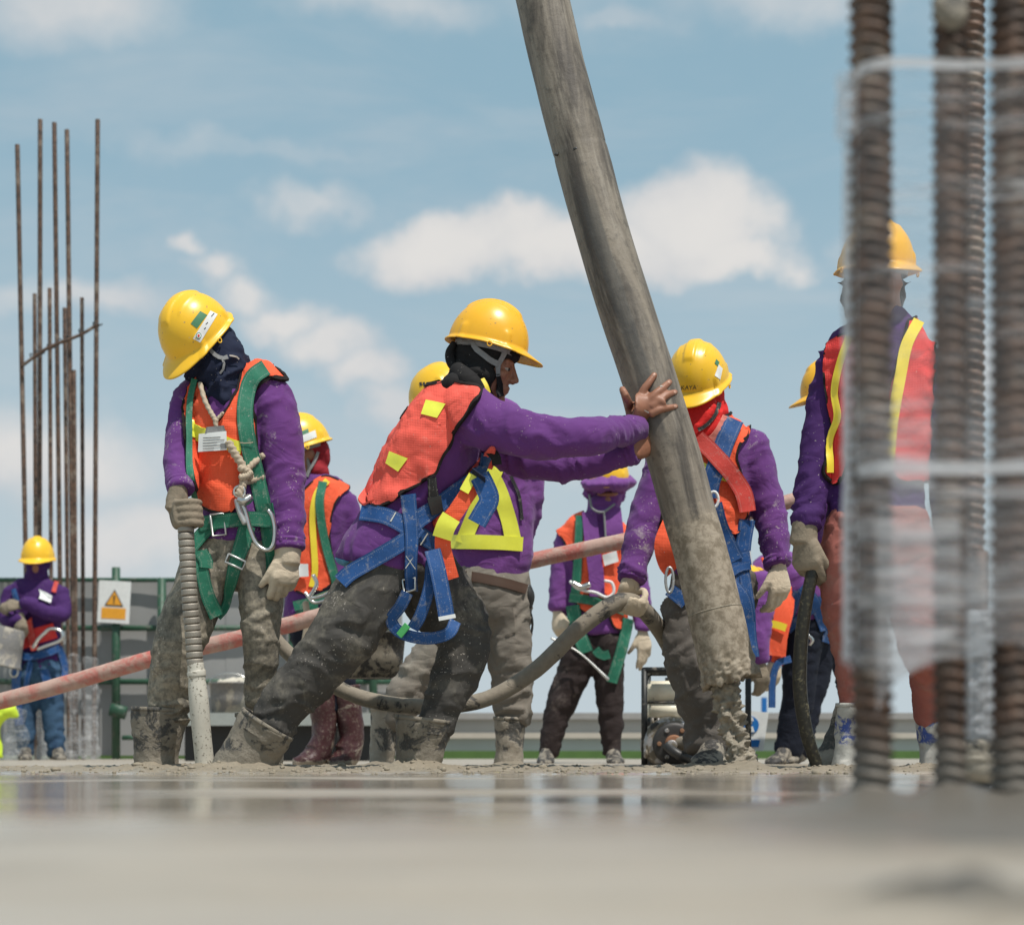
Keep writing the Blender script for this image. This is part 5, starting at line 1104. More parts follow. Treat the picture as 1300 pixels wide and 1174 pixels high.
def shin_segs(p, rows, amp=.009): return [(p.p(*rows[i][:3]), p.p(*rows[i+1][:3]), amp, 24) for i in range(len(rows)-1)]
def worker(p, hc, fwd, up, torso, arms, legs, shirt, trousers, hat, hood=None, neck=None, hatk=1.0, legvox=None, waist=None, fold_l=.010, fold_s=.0095, bodyvox=.014, lat=(1, 0, 0), headk=.97, drop=.038):
    """body, trousers, shirt, head cloth and hard hat from image-space stations"""
    hd = hc-up*drop*hatk
    parts = head_parts(hd, fwd, up, headk)
    thin = lambda rows, k: [r[:3]+tuple(x*k for x in r[3:]) for r in rows]
    if neck: parts.append(p.loft(neck))
    parts.append(p.loft(thin(torso, .66), lat))
    for a in arms: parts.append(p.loft(thin(a, .66)))
    for l in legs: parts.append(p.loft(thin(l, .66)))
    p.cloth('body', parts, M['skin'], (), bodyvox, 2, surf=False)
    if trousers:
        tr = [p.loft(l, lat, (.4, .3)) for l in legs]+([p.loft(waist, lat, (.25, .4))] if waist else [])
        segs = []
        for l in legs: segs += shin_segs(p, l, fold_l)
        p.cloth('trousers', tr, trousers, segs, p.vox, 2)
    sh = [p.loft(torso, lat, (.4, .12))]+[p.loft(a, (0, 1, .02) if lat[1] else lat, (.4, .1)) for a in arms]; segs = [(p.p(*torso[1][:3]), p.p(*torso[-1][:3]), .009, 9)]
    for a in arms: segs += shin_segs(p, a, fold_s)
    S = p.cloth('shirt', sh, shirt, segs)
    if hood:
        hp = head_parts(hd, fwd, up, headk*1.07, nose=False)
        if neck: hp.append(p.loft([r[:3]+(r[3]*1.12,)+tuple(r[4:]) for r in neck]))
        p.cloth('head_scarf', hp, hood, [(hd, p.p(*torso[0][:3]), .008, 18)], min(p.vox, .010), 2)
    h = helmet(p, hc, fwd, up, hat, hatk); HS = p.add_surf(h); p.drop(HS)
    return S, h, HS, hd

def person_braces():       # back to the camera, reflective braces
    p = Person('worker seen from behind in lime reflective braces over purple shirt', 622, 7.2, 3, .012)
    fwd, up = UPV(Vector((-.80, .45, 0)).normalized(), math.radians(34)); hc = p.p(560, 508, -.05)
    torso = [(588, 520, 0, 20, .06), (606, 538, 0, 52, .10), (618, 566, 0, 62, .12), (622, 620, 0, 58, .125), (622, 670, 0, 55, .12), (622, 706, 0, 55, .125), (624, 738, 0, 46, .12)]
    arms = [[(662, 556, 0, 22), (670, 610, .02, 20), (668, 655, .06, 18), (655, 690, -.0+.18, 15), (640, 690, .26, 12)], [(560, 560, .05, 22), (545, 620, .1, 20), (555, 680, .25, 15)]]
    legs = [[(647, 765, 0, 29, .10), (646, 815, 0, 27, .095), (650, 860, 0, 26, .08), (651, 915, 0, 21, .065)], [(596, 765, 0, 31, .10), (566, 815, -.02, 30, .10), (528, 868, -.03, 26, .08), (494, 915, -.02, 20, .065)]]
    waist = [(622, 722, 0, 48, .115), (622, 750, 0, 53, .13), (622, 782, 0, 50, .12)]
    S, h, HS, hd = worker(p, hc, fwd, up, torso, arms, legs, M['purple_bright'], M['trousers_tan'], M['helmet'], M['black_cloth'], [(565, 520, 0, 20), (585, 530, 0, 24)], 1.0, waist=waist, fold_l=.014)
    for pts in ([(632, 590), (618, 620), (602, 655), (588, 690)], [(612, 590), (630, 615), (644, 655), (652, 690)]): p.strap('reflective_brace', pts, 20, M['lime'], .007, .003, smooth=5)
    p.strap('reflective_belt', [(560, 688), (590, 688), (630, 689), (663, 691)], 18, M['lime'], .010, .003, smooth=5)
    p.strap('radio_strap', [(648, 604), (658, 630), (662, 660)], 4, M['black_web'], .007)
    p.strap('belt', [(572, 731), (600, 732), (640, 740), (668, 748)], 12, M['leather'], .006, .004, smooth=4); p.strap('belt_loop', [(597, 722), (596, 736), (595, 748)], 6, M['trousers_tan'], .011, .003, smooth=3)
    p.strap('back_pocket', [(632, 772), (634, 790), (636, 805)], 38, M['trousers_tan'], .003, .004, smooth=3)
    p.tube('radio', [(669, 745, -.03, 6), (671, 757, -.03, 8), (670, 770, -.03, 6)], M['black_plastic'], None, 12); p.tube('radio_cord', [(671, 768, -.03, 1.5), (676, 790, -.03, 1.6), (673, 812, -.03, 1.6)], M['black_plastic'], None, 6)
    boot(p, [(648, 910, .0, 21, .07), (647, 935, .0, 19, .065), (646, 960, .0, 18, .065), (645, 992, .0, 19, .08)], M['boot_pale']); boot(p, [(489, 898, -.02, 19, .07), (487, 935, -.02, 17, .065), (485, 965, -.02, 16, .065), (484, 992, -.02, 17, .08)], M['boot_pale'])
    for x0, x1 in ((533, 536), (537.5, 540), (541.5, 545)): p.strap('print_mark', [(x0, 488), ((x0+x1)/2, 487.6), (x1, 487.2)], 4.5, M['ink'], .002, .0005, [HS], 1.5, 0, h, 2)
    return p

def person_maroon():       # far worker with maroon scarf, left of centre
    p = Person('far worker with maroon scarf and green harness, half hidden by the left worker', 410, 8.3, 4, .014)
    fwd, up = UPV(Vector((-.80, -.42, 0)).normalized(), math.radians(20)); hc = p.p(383, 566, 0)
    torso = [(397, 606, .0, 14, .06), (402, 622, 0, 36, .10), (404, 650, 0, 42, .12), (400, 700, 0, 38, .115), (398, 750, 0, 36, .115), (398, 785, 0, 38, .12)]
    arms = [[(436, 636, 0, 17), (448, 680, .02, 15.5), (446, 740, .0, 12), (444, 775, -.05, 10)], [(368, 636, 0, 16), (360, 690, -.02, 14), (372, 740, -.1, 11)]]
    legs = [[(388, 790, 0, 24, .09), (400, 850, 0, 19, .075), (412, 905, 0, 15, .06)], [(414, 790, .03, 24, .09), (430, 850, .03, 19, .075), (440, 905, .03, 15, .06)]]
    S, h, HS, hd = worker(p, hc, fwd, up, torso, arms, legs, M['purple'], M['navy_jeans'], M['helmet'], None, [(390, 592, 0, 13), (397, 612, 0, 15)])
    A = frame(fwd, up); R = lambda q: Vector(np.array(hd)+A@np.array(q))
    sc = [ball(R((0, -.05, .0)), (.082, .068, .10), A), p.loft([(398, 580, .0, 9, .05), (404, 600, .0, 11, .06), (402, 616, -.02, 10, .05), (394, 634, -.06, 7, .03)]), ball(R((0, -.02, .03)), (.080, .10, .05), A)]
    p.cloth('head_scarf', sc, M['maroon_cloth'], [(p.p(400, 570), p.p(400, 630), .009, 24)], .009, 2)
    p.strap('chin_strap', [(388, 578), (394, 592), (391, 606)], 4, M['grey_web'], .008); p.strap('chin_strap', [(404, 574), (398, 590), (391, 602)], 4, M['grey_web'], .008)
    v = [(378, 640), (392, 618), (412, 606), (436, 616), (440, 622), (424, 640), (418, 680), (422, 735), (400, 752), (374, 748), (372, 700)]
    V_ = p.shell('vest', S, v, M['orange'], .014, .003, wob=.014); p.add_surf(V_); p.shell('vest_piping', S, v, M['piping'], .016, .003, band=(-.5, 1.6))
    p.strap('reflective_strip', [(416, 610), (402, 628), (397, 660), (400, 720), (396, 745)], 8, M['yellow_tape'], .006, .003, smooth=5)
    p.strap('shoulder_strap', [(410, 612), (406, 640), (412, 685), (424, 735), (428, 760)], 11, M['green_web'], .010, .004, smooth=5)
    for pts in ([(374, 770), (396, 764), (424, 752), (440, 744)], [(372, 790), (390, 775), (404, 770)]): p.strap('waist_belt', pts, 13, M['green_web'], .012, .004, smooth=5)
    p.patch('sticker', quad_grid((383, 553), (400, 546), (402, 555), (384, 562)), M['white_print'], .0015, .0008, [HS], 0, h); p.patch('sticker', quad_grid((382, 548), (391, 544), (392, 549), (383, 553)), M['green_print'], .0015, .0008, [HS], 0, h)
    p.patch('id_card', quad_grid((378, 716), (392, 716), (393, 732), (379, 733)), M['white_print'], .022, .003, smooth=4)
    snap_hook(p, 'snap_hook', [(398, 730, -.20), (402, 742, -.20), (394, 758, -.20), (410, 756, -.20), (428, 746, -.20)], 3.6); snap_hook(p, 'snap_hook', [(388, 752, -.19), (398, 764, -.20), (412, 762, -.20), (430, 752, -.2)], 3.2)
    p.tube('lanyard_rope', [(388, 765, -.17, 4), (390, 790, -.17, 4), (384, 830, -.15, 4)], M['rope'])
    glove(p, hand_parts(p.p(446, 778, -.06), Vector((.35, -.1, -1)), Vector((.9, -.4, .1)), 1, (.9, 1., 1.1, 1.1), .03, 1.0, .012), M['glove'], .007)
    boot(p, [(408, 872, 0, 19, .08), (410, 905, 0, 17, .07), (410, 935, 0, 15, .068), (402, 957, -.02, 17, .06), (386, 965, -.05, 15, .035), (374, 968, -.07, 8, .025)], M['boot_maroon'], (0, 1, 0) if False else (1, .2, .3))
    boot(p, [(437, 872, .03, 20, .08), (443, 905, .03, 18, .07), (446, 935, .03, 16, .068), (440, 957, .01, 17, .06), (428, 966, -.02, 14, .035), (420, 969, -.05, 8, .025)], M['boot_maroon'], (1, .2, .3))
    return p

def person_purple_hood():
    p = Person('far worker with purple hood and face mask, white gloves, standing behind the sagging hose', 757, 9.4, 5, .015)
    fwd, up = UPV(Vector((-.16, -.98, 0)).normalized(), math.radians(12)); hc = p.p(773, 608, 0)
    torso = [(763, 652, 0, 13, .06), (760, 668, 0, 38, .10), (758, 690, 0, 43, .11), (757, 735, 0, 38, .11), (757, 775, 0, 37, .11), (758, 806, 0, 37, .11)]
    arms = [[(722, 680, 0, 16), (712, 725, 0, 14), (708, 775, -.03, 11.5)], [(796, 680, 0, 16), (810, 740, 0, 14), (816, 800, -.02, 11)]]
    legs = [[(742, 810, 0, 24, .10), (726, 860, 0, 21, .085), (708, 905, 0, 17, .07), (697, 958, 0, 12, .05)], [(772, 810, 0, 24, .10), (773, 860, 0, 19, .085), (775, 905, 0, 16, .07), (777, 958, 0, 11.5, .05)]]
    S, h, HS, hd = worker(p, hc, fwd, up, torso, arms, legs, M['purple_bright'], M['leggings'], M['helmet'], M['purple_bright'], [(766, 640, 0, 17), (763, 665, 0, 21)], .95, drop=.085)
    A = frame(fwd, up); R = lambda q: Vector(np.array(hd)+A@np.array(q))
    p.cloth('hood_brim', [ball(R((0, .015, .062)), (.145, .192, .040), A), ball(R((0, -.02, .055)), (.132, .140, .060), A), ball(R((.085, -.02, .03)), (.05, .07, .075), A), ball(R((.06, -.045, .0)), (.05, .06, .07), A)], M['purple_bright'], [(R((-.1, 0, .03)), R((.1, 0, .03)), .009, 20)], .010, 2)
    mk('face', *ball(R((0, .074, .008)), (.056, .034, .017), A), M['skin'], p.root)
    p.free_strap('scarf_end', [(748, 650, -.10), (752, 690, -.135), (757, 730, -.14), (758, 757, -.14)], 19, M['purple_bright'], .006, (.1, -1, 0)); p.free_strap('scarf_end', [(776, 645, -.10), (779, 670, -.13), (780, 685, -.13)], 24, M['purple_bright'], .006, (.1, -1, 0))
    v = [(707, 672), (728, 655), (742, 652), (750, 680), (760, 690), (776, 680), (786, 660), (800, 668), (800, 690), (798, 740), (800, 790), (780, 798), (768, 775), (748, 780), (732, 762), (728, 700)]
    V_ = p.shell('vest', S, v, M['orange'], .014, .003, wob=.012); p.add_surf(V_); p.shell('vest_piping', S, v, M['piping'], .016, .003, band=(-.5, 1.4))
    p.strap('shoulder_strap', [(737, 655), (735, 690), (733, 735), (730, 765)], 11, M['green_web'], .009, .004, smooth=5); p.strap('waist_belt', [(724, 758), (750, 762), (778, 770), (798, 778)], 12, M['green_web'], .012, .004, smooth=5)
    p.strap('hip_strap', [(728, 768), (734, 800), (744, 828)], 18, M['green_web'], .012, .004, smooth=5); p.strap('hip_strap', [(796, 785), (790, 815), (782, 845), (776, 866)], 14, M['green_web'], .014, .004, smooth=5); p.strap('leg_loop', [(756, 824), (764, 832), (774, 830)], 12, M['green_web'], .012, .004, smooth=5)
    p.patch('id_card', quad_grid((764, 704), (781, 699), (784, 713), (767, 719)), M['white_print'], .022, .003, smooth=4)
    p.tube('chin_cord', [(748, 628, -.09, 1.5), (752, 645, -.13, 1.6), (765, 650, -.14, 1.6), (780, 640, -.11, 1.5)], M['grey_web'], None, 8); p.tube('chin_cord', [(767, 650, -.14, 1.4), (768, 668, -.14, 1.4), (769, 685, -.145, 1.4)], M['grey_web'], None, 8)
    snap_hook(p, 'snap_hook', [(724, 738, -.15), (732, 746, -.16), (744, 750, -.165), (756, 752, -.165), (770, 758, -.165), (779, 752, -.165), (777, 740, -.165), (768, 737, -.165)], 2.8, M['white_plastic']); snap_hook(p, 'hook_body', [(728, 740, -.16), (738, 745, -.165), (748, 742, -.165)], 5.5, M['steel'])
    glove(p, hand_parts(p.p(708, 779, -.035), Vector((.10, -.25, -1)), Vector((-.5, -.85, 0)), -1, (.8, .95, 1.0, 1.0), .03, 1.05, .012), M['glove'], .007); glove(p, hand_parts(p.p(816, 803, -.03), Vector((.12, -.1, -1)), Vector((.4, -.9, 0)), 1, (.25, .35, .5, .6), .06, 1.05, .011), M['glove'], .007)
    p.tube('hand_tool', [(700, 810, -.12, 1.6), (735, 828, -.14, 1.2), (772, 862, -.16, 2.2)], M['aluminium'], None, 8)
    shoe(p, (694, 968, .05), (692, 972, -.22), .085, .095, M['shoe']); shoe(p, (777, 968, .05), (783, 972, -.22), .085, .095, M['shoe'])
    return p

def person_red_scarf():
    p = Person('worker with red face scarf and blue harness standing just behind the big hose', 905, 6.6, 6, .0105)
    fwd, up = UPV(Vector((-.36, -.93, 0)).normalized(), math.radians(30)); hc = p.p(886, 484, -.0)
    torso = [(905, 530, .02, 22, .066), (903, 548, .02, 46, .10), (900, 570, .01, 58, .12), (897, 620, .0, 53, .12), (900, 680, .0, 50, .115), (904, 735, .0, 49, .115)]
    arms = [[(948, 560, .02, 25), (962, 605, .02, 24), (976, 650, .0, 21), (988, 716, -.07, 16)], [(848, 572, .02, 24), (832, 625, -.0, 24), (815, 675, -.05, 21), (801, 735, -.12, 16)]]
    legs = [[(872, 768, .0, 31, .10), (872, 825, -.03, 29, .095), (887, 875, -.02, 30, .088), (899, 912, .02, 31, .085), (903, 948, .03, 32, .09)], [(926, 768, .0, 31, .10), (924, 825, .05, 25, .095), (914, 880, .08, 18, .08), (908, 950, .10, 16, .07)]]
    waist = [(902, 728, .0, 50, .118), (902, 758, .0, 54, .125), (902, 785, .0, 50, .12)]
    S, h, HS, hd = worker(p, hc, fwd, up, torso, arms, legs, M['purple_dusty'], M['trousers_brown'], M['helmet'], M['red_cloth'], [(893, 520, .0, 25), (903, 545, .01, 25)], 1.0, waist=waist, fold_l=.015)
    A = frame(fwd, up); R = lambda q: Vector(np.array(hd)+A@np.array(q))
    p.cloth('face_scarf', [ball(R((0, .040, -.06)), (.072, .066, .075), A), p.loft([(886, 522, -.06, 26, .06), (896, 542, -.07, 26, .06), (884, 555, -.09, 14, .04)]), ball(R((.03, -.03, -.075)), (.07, .07, .05), A)], M['red_cloth'], [(p.p(880, 520), p.p(905, 550), .010, 22)], .008, 2)
    p.strap('chin_strap', [(912, 512), (908, 526), (896, 540), (886, 546)], 5, M['black_web'], .006, .003, smooth=2)
    p.strap('pink_collar', [(925, 532), (912, 556), (892, 574)], 22, M['pink_cloth'], .012, .005, smooth=5)
    v = [(930, 522), (950, 526), (953, 546), (940, 562), (934, 580), (940, 605), (947, 640), (945, 655), (933, 678), (922, 672), (898, 650), (870, 660), (850, 680), (846, 715), (834, 700), (836, 670), (850, 600), (862, 560), (880, 545), (905, 545)]
    V_ = p.shell('vest', S, v, M['orange'], .013, .003, wob=.014); p.add_surf(V_); p.shell('vest_piping', S, v, M['piping'], .0155, .003, band=(-.5, 2.0))
    p.free_strap('vest_flap', [(856, 664, -.14), (846, 690, -.16), (850, 712, -.15), (858, 722, -.14)], 30, M['orange'], .006, (-.3, -1, 0))
    p.strap('reflective_strip', [(885, 590), (900, 598), (926, 606)], 13, M['lime'], .005, .003, smooth=4)
    p.strap('lanyard_strap', [(884, 556), (902, 574), (925, 600), (940, 625), (945, 650)], 21, M['red_web'], .019, .003, smooth=6)
    bl = M['blue_web']
    p.strap('shoulder_strap', [(931, 534), (920, 560), (912, 585), (902, 610), (899, 632)], 24, bl, .012, .004, smooth=6); p.strap('shoulder_strap', [(905, 640), (912, 665), (924, 695), (932, 712)], 22, bl, .016, .004, smooth=6)
    p.strap('side_strap', [(946, 660), (942, 690), (940, 720), (941, 745)], 20, bl, .010, .004, smooth=6); p.strap('waist_belt', [(905, 716), (925, 712), (950, 708)], 19, bl, .016, .004, smooth=6); p.strap('hip_strap', [(918, 735), (935, 722), (950, 718)], 11, bl, .018, .004, smooth=6)
    p.free_strap('leg_loop', [(918, 738, -.15), (932, 745, -.17), (946, 765, -.17), (950, 800, -.15), (946, 835, -.12)], 18, bl, .005, (.3, -1, 0)); p.free_strap('hanging_strap', [(945, 730, -.16), (951, 770, -.16), (953, 805, -.15), (957, 834, -.15)], 15, bl, .005, (.3, -1, 0))
    p.strap('waist_belt', [(842, 742), (855, 752), (872, 766)], 17, bl, .014, .004, smooth=5); ring = [(850+5*math.cos(a), 736+16*math.sin(a), -.16, 1.8) for a in np.linspace(0, 2*np.pi, 11)]; p.tube('side_ring', ring, M['aluminium'], None, 8, 2)
    p.strap('stitch_line', [(946, 700), (947, 710), (949, 720)], 1.4, M['white_plastic'], .022, .001, smooth=4); ring = [(906+6*math.cos(a), 634+10*math.sin(a), -.19, 1.8) for a in np.linspace(0, 2*np.pi, 11)]; p.tube('chest_ring', ring, M['white_plastic'], None, 8, 2)
    p.cuff((985, 708, -.06), (988, 719, -.072), 17, .045, M['purple_dusty']); p.cuff((803, 727, -.11), (801, 738, -.122), 17, .045, M['purple_dusty'])
    text_on(p, 'lettering', 'KAYA', (864.5, 495), 7.6, 8.0, M['ink'], [HS], .0018, h, (1, -.03), (.05, -1))
    p.patch('sticker', quad_grid((909, 456), (913, 460), (911, 465), (907, 461)), M['green_print'], .0015, .0008, [HS], 0, h); p.patch('sticker', quad_grid((912, 463), (917, 468), (914, 482), (907, 477)), M['white_print'], .0015, .0008, [HS], 0, h)
    glove(p, fist_parts(p.p(800, 733, -.125), p.p(802, 763, -.15), P(822, 779, 6.5)-P(775, 769, 6.42), .031, -1, 1.08, True), M['glove'])
    glove(p, hand_parts(p.p(989, 720, -.075), Vector((.06, -.1, -1)), Vector((.45, -.88, .1)), 1, (.55, .75, .9, .95), .05, 1.06, .013, (.5, .3)), M['glove'])
    shoe(p, (912, 968, .05), (892, 977, -.21), .115, .115, M['shoe']); shoe(p, (910, 968, .12), (908, 976, -.12), .11, .11, M['shoe'])
    return p

def person_red_trousers():
    p = Person('worker in rust red trousers and yellow striped vest behind the plastic wrapped bars', 1105, 5.75, 7, .0105)
    fwd, up = UPV(Vector((.18, -.98, 0)).normalized(), math.radians(6)); hc = p.p(1113, 340, 0)
    torso = [(1118, 398, .02, 33, .080), (1118, 422, .02, 50, .10), (1116, 445, .01, 66, .12), (1114, 520, .0, 62, .125), (1112, 600, .0, 60, .12), (1112, 664, .0, 62, .125)]
    arms = [[(1064, 452, .02, 23), (1051, 502, .02, 23), (1041, 550, .01, 22), (1033, 605, -.01, 21), (1022, 670, -.05, 17)], [(1176, 455, .02, 26), (1194, 530, .02, 25), (1200, 600, .0, 22), (1205, 680, -.05, 17)]]
    legs = [[(1082, 690, .0, 39, .115), (1078, 760, -.02, 35, .105), (1083, 810, -.02, 28, .085), (1086, 860, .0, 23, .07), (1086, 905, .0, 19, .062)], [(1150, 690, .0, 40, .115), (1162, 760, -.06, 36, .105), (1172, 812, -.10, 31, .09), (1180, 850, -.02, 25, .075), (1182, 915, .05, 18, .062)]]
    waist = [(1114, 650, .0, 61, .125), (1114, 690, .0, 72, .14), (1114, 725, .0, 66, .135)]
    S, h, HS, hd = worker(p, hc, fwd, up, torso, arms, legs, M['purple_deep'], M['red_trousers'], M['helmet_warm'], None, [(1114, 380, .0, 28), (1118, 415, .02, 31)], 1.04, waist=waist, headk=1.12)
    A = frame(fwd, up); R = lambda q: Vector(np.array(hd)+A@np.array(q))
    hp = [ball(R((0, -.024, .012)), (.094, .098, .090), A), ball(R((.058, -.02, -.04)), (.045, .065, .095), A), ball(R((-.058, -.02, -.04)), (.045, .065, .095), A), ball(R((0, -.05, -.05)), (.08, .06, .11), A)]+[loft([(R((s*.078, -.005+dy, .0)), .016, .018), (R((s*.094, -.01+dy, -.006)), .010, .012), (R((s*.112, .0+dy*2, -.004)), .003, .003)], A[:, 1], 8, 3) for s in (-1, 1) for dy in (-.03, -.01, .01)]
    p.cloth('hair', hp, M['hair'], (), .006, 1, surf=False, extra=.02)
    vl = [(1080, 425), (1062, 432), (1050, 448), (1048, 500), (1056, 560), (1044, 590), (1045, 606), (1060, 616), (1072, 605), (1082, 560), (1100, 470), (1100, 440)]
    vr = [(1150, 410), (1180, 405), (1186, 440), (1182, 520), (1178, 600), (1160, 612), (1134, 606), (1126, 560), (1128, 500), (1140, 450)]
    for v in (vl, vr):
        V_ = p.shell('vest_panel', S, v, M['red_vest'], .013, .003, wob=.014); p.add_surf(V_); p.shell('vest_piping', S, v, M['piping'], .015, .003, band=(-.5, 1.6))
    p.strap('reflective_strip', [(1078, 428), (1066, 465), (1060, 500), (1064, 530), (1054, 560), (1053, 600)], 9, M['yellow_tape'], .006, .003, smooth=4); p.strap('reflective_strip', [(1165, 408), (1150, 440), (1140, 490), (1132, 540), (1128, 590)], 14, M['yellow_tape'], .006, .003, smooth=4)
    glove(p, hand_parts(p.p(1020, 682, -.06), Vector((.10, -.05, -1)), Vector((-.55, -.83, 0)), -1, (.8, .95, 1.05, 1.1), .02, 1.12, .0135, (.35, .35))+[p.loft([(1022, 660, -.05, 16, .04), (1020, 690, -.055, 18, .036)], cap=(.2, .2))], M['glove_dirty'])
    glove(p, hand_parts(p.p(1205, 684, -.055), Vector((-.1, -.2, -1)), Vector((.8, -.5, 0)), 1, (.6, .7, .8, .9), .04, 1.05, .012), M['glove'])
    boot(p, [(1083, 893, .0, 21, .07), (1082, 920, .0, 20, .065), (1081, 945, .0, 21, .068), (1081, 970, .0, 24, .09), (1081, 992, -.02, 25, .12)], M['boot_blue']); boot(p, [(1181, 905, .05, 18, .066), (1182, 930, .05, 18, .064), (1184, 955, .05, 16, .066), (1184, 990, .03, 18, .10)], M['boot_blue'])
    return p

def person_hidden():
    p = Person('worker mostly hidden behind the worker in red trousers, only hard hat peak showing', 1064, 7.6, 8, .016)
    fwd, up = UPV(Vector((-.98, -.2, 0)).normalized(), math.radians(10)); hc = p.p(1055, 499, 0)
    torso = [(1062, 545, 0, 16, .06), (1066, 560, 0, 40, .10), (1066, 600, 0, 46, .12), (1064, 690, 0, 42, .115), (1064, 740, 0, 42, .115)]
    arms = [[(1094, 575, .1, 18), (1100, 650, .1, 16), (1096, 730, .05, 12)], [(1050, 580, -.1, 18), (1054, 650, -.12, 16), (1070, 725, -.14, 12)]]
    legs = [[(1070, 760, 0, 24, .10), (1080, 860, 0, 19, .08), (1092, 962, 0, 14, .06)], [(1078, 760, .08, 24, .10), (1100, 860, .08, 19, .08), (1112, 962, .08, 14, .06)]]
    worker(p, hc, fwd, up, torso, arms, legs, M['purple'], M['navy_jeans'], M['helmet_warm'], M['black_cloth'], [(1056, 530, 0, 16), (1062, 555, 0, 18)])
    for q in ((1096, 733, .05), (1070, 729, -.14)): glove(p, hand_parts(p.p(*q), Vector((.1, -.2, -1)), Vector((.5, -.8, 0)), 1, (.6, .7, .8, .9), .04, 1.0, .012), M['glove'], .008)
    shoe(p, (1092, 966, .05), (1082, 970, -.2), .1, .1, M['shoe']); shoe(p, (1112, 966, .12), (1104, 970, -.12), .1, .1, M['shoe'])
    return p

def person_bending():
    p = Person('far worker in navy jeans bending forward, blue harness, behind the red scarf worker', 1022, 8.8, 9, .014)
    fwd, up = UPV(Vector((-.75, -.66, 0)).normalized(), math.radians(62)); hc = p.p(944, 752, -.25)
    torso = [(960, 748, -.22, 15, .07), (972, 742, -.16, 26, .13), (990, 740, -.10, 38, .16), (1012, 752, -.05, 40, .16), (1034, 768, 0, 38, .15), (1046, 780, .02, 32, .14)]
    arms = [[(968, 735, -.30, 22), (964, 780, -.34, 17), (962, 815, -.36, 15), (966, 842, -.36, 11)], [(972, 745, -.02, 20), (978, 800, -.06, 15), (984, 838, -.1, 11)]]
    legs = [[(1022, 790, -.04, 27, .10), (1016, 850, -.04, 19, .085), (1010, 905, -.02, 17, .075), (1000, 955, 0, 16, .07)], [(1040, 790, .08, 27, .10), (1034, 850, .08, 20, .085), (1020, 905, .08, 17, .075), (1014, 955, .08, 15, .07)]]
    S, h, HS, hd = worker(p, hc, fwd, up, torso, arms, legs, M['purple_bright'], M['navy_jeans'], M['helmet'], M['purple_bright'], [(948, 755, -.24, 15), (962, 750, -.2, 17)], lat=(0, 1, .1))
    p.free_strap('vest', [(990, 742, -.28), (988, 770, -.32), (985, 800, -.33), (982, 832, -.33)], 30, M['orange'], .008, (.1, -1, 0)); p.free_strap('vest', [(1002, 748, -.22), (1000, 775, -.25), (994, 800, -.27), (986, 842, -.30)], 18, M['orange'], .008, (.7, -1, 0)); p.free_strap('reflective_strip', [(975, 791, -.35), (986, 793, -.352), (998, 797, -.35)], 9, M['yellow_tape'], .005, (0, -1, 0)); p.free_strap('vest', [(968, 712, -.30), (978, 712, -.28), (990, 720, -.28)], 9, M['orange'], .01, (0, -1, .4))
    bl = M['blue_web']
    for pts, w in (([(1000, 800), (1020, 780), (1044, 760)], 12), ([(1016, 745), (1034, 765), (1046, 800)], 14), ([(1050, 760), (1053, 790), (1046, 815)], 12), ([(996, 800), (1006, 770), (1012, 750)], 12)): p.strap('harness_strap', pts, w, bl, .012, .004, smooth=4)
    p.free_strap('hanging_strap', [(1004, 836, -.30), (988, 842, -.32), (981, 862, -.32), (980, 898, -.32)], 9, bl, .005, (.3, -1, 0)); p.tube('side_ring', [(1026, 806, -.18, 2), (1031, 812, -.18, 2.5), (1028, 818, -.18, 2)], M['steel'])
    glove(p, hand_parts(p.p(966, 844, -.37), Vector((.1, -.1, -1)), Vector((.2, -.9, 0)), 1, (.6, .7, .8, .8), .04, .95, .012), M['glove_dirty'], .007); glove(p, hand_parts(p.p(984, 840, -.1), Vector((-.1, -.1, -1)), Vector((.2, -.9, 0)), 1, (.6, .7, .8, .8), .04, .95, .012), M['glove'], .008)
    shoe(p, (1005, 968, .02), (978, 973, -.14), .10, .10, M['shoe']); shoe(p, (1018, 968, .1), (994, 972, -.08), .10, .10, M['shoe'])
    return p

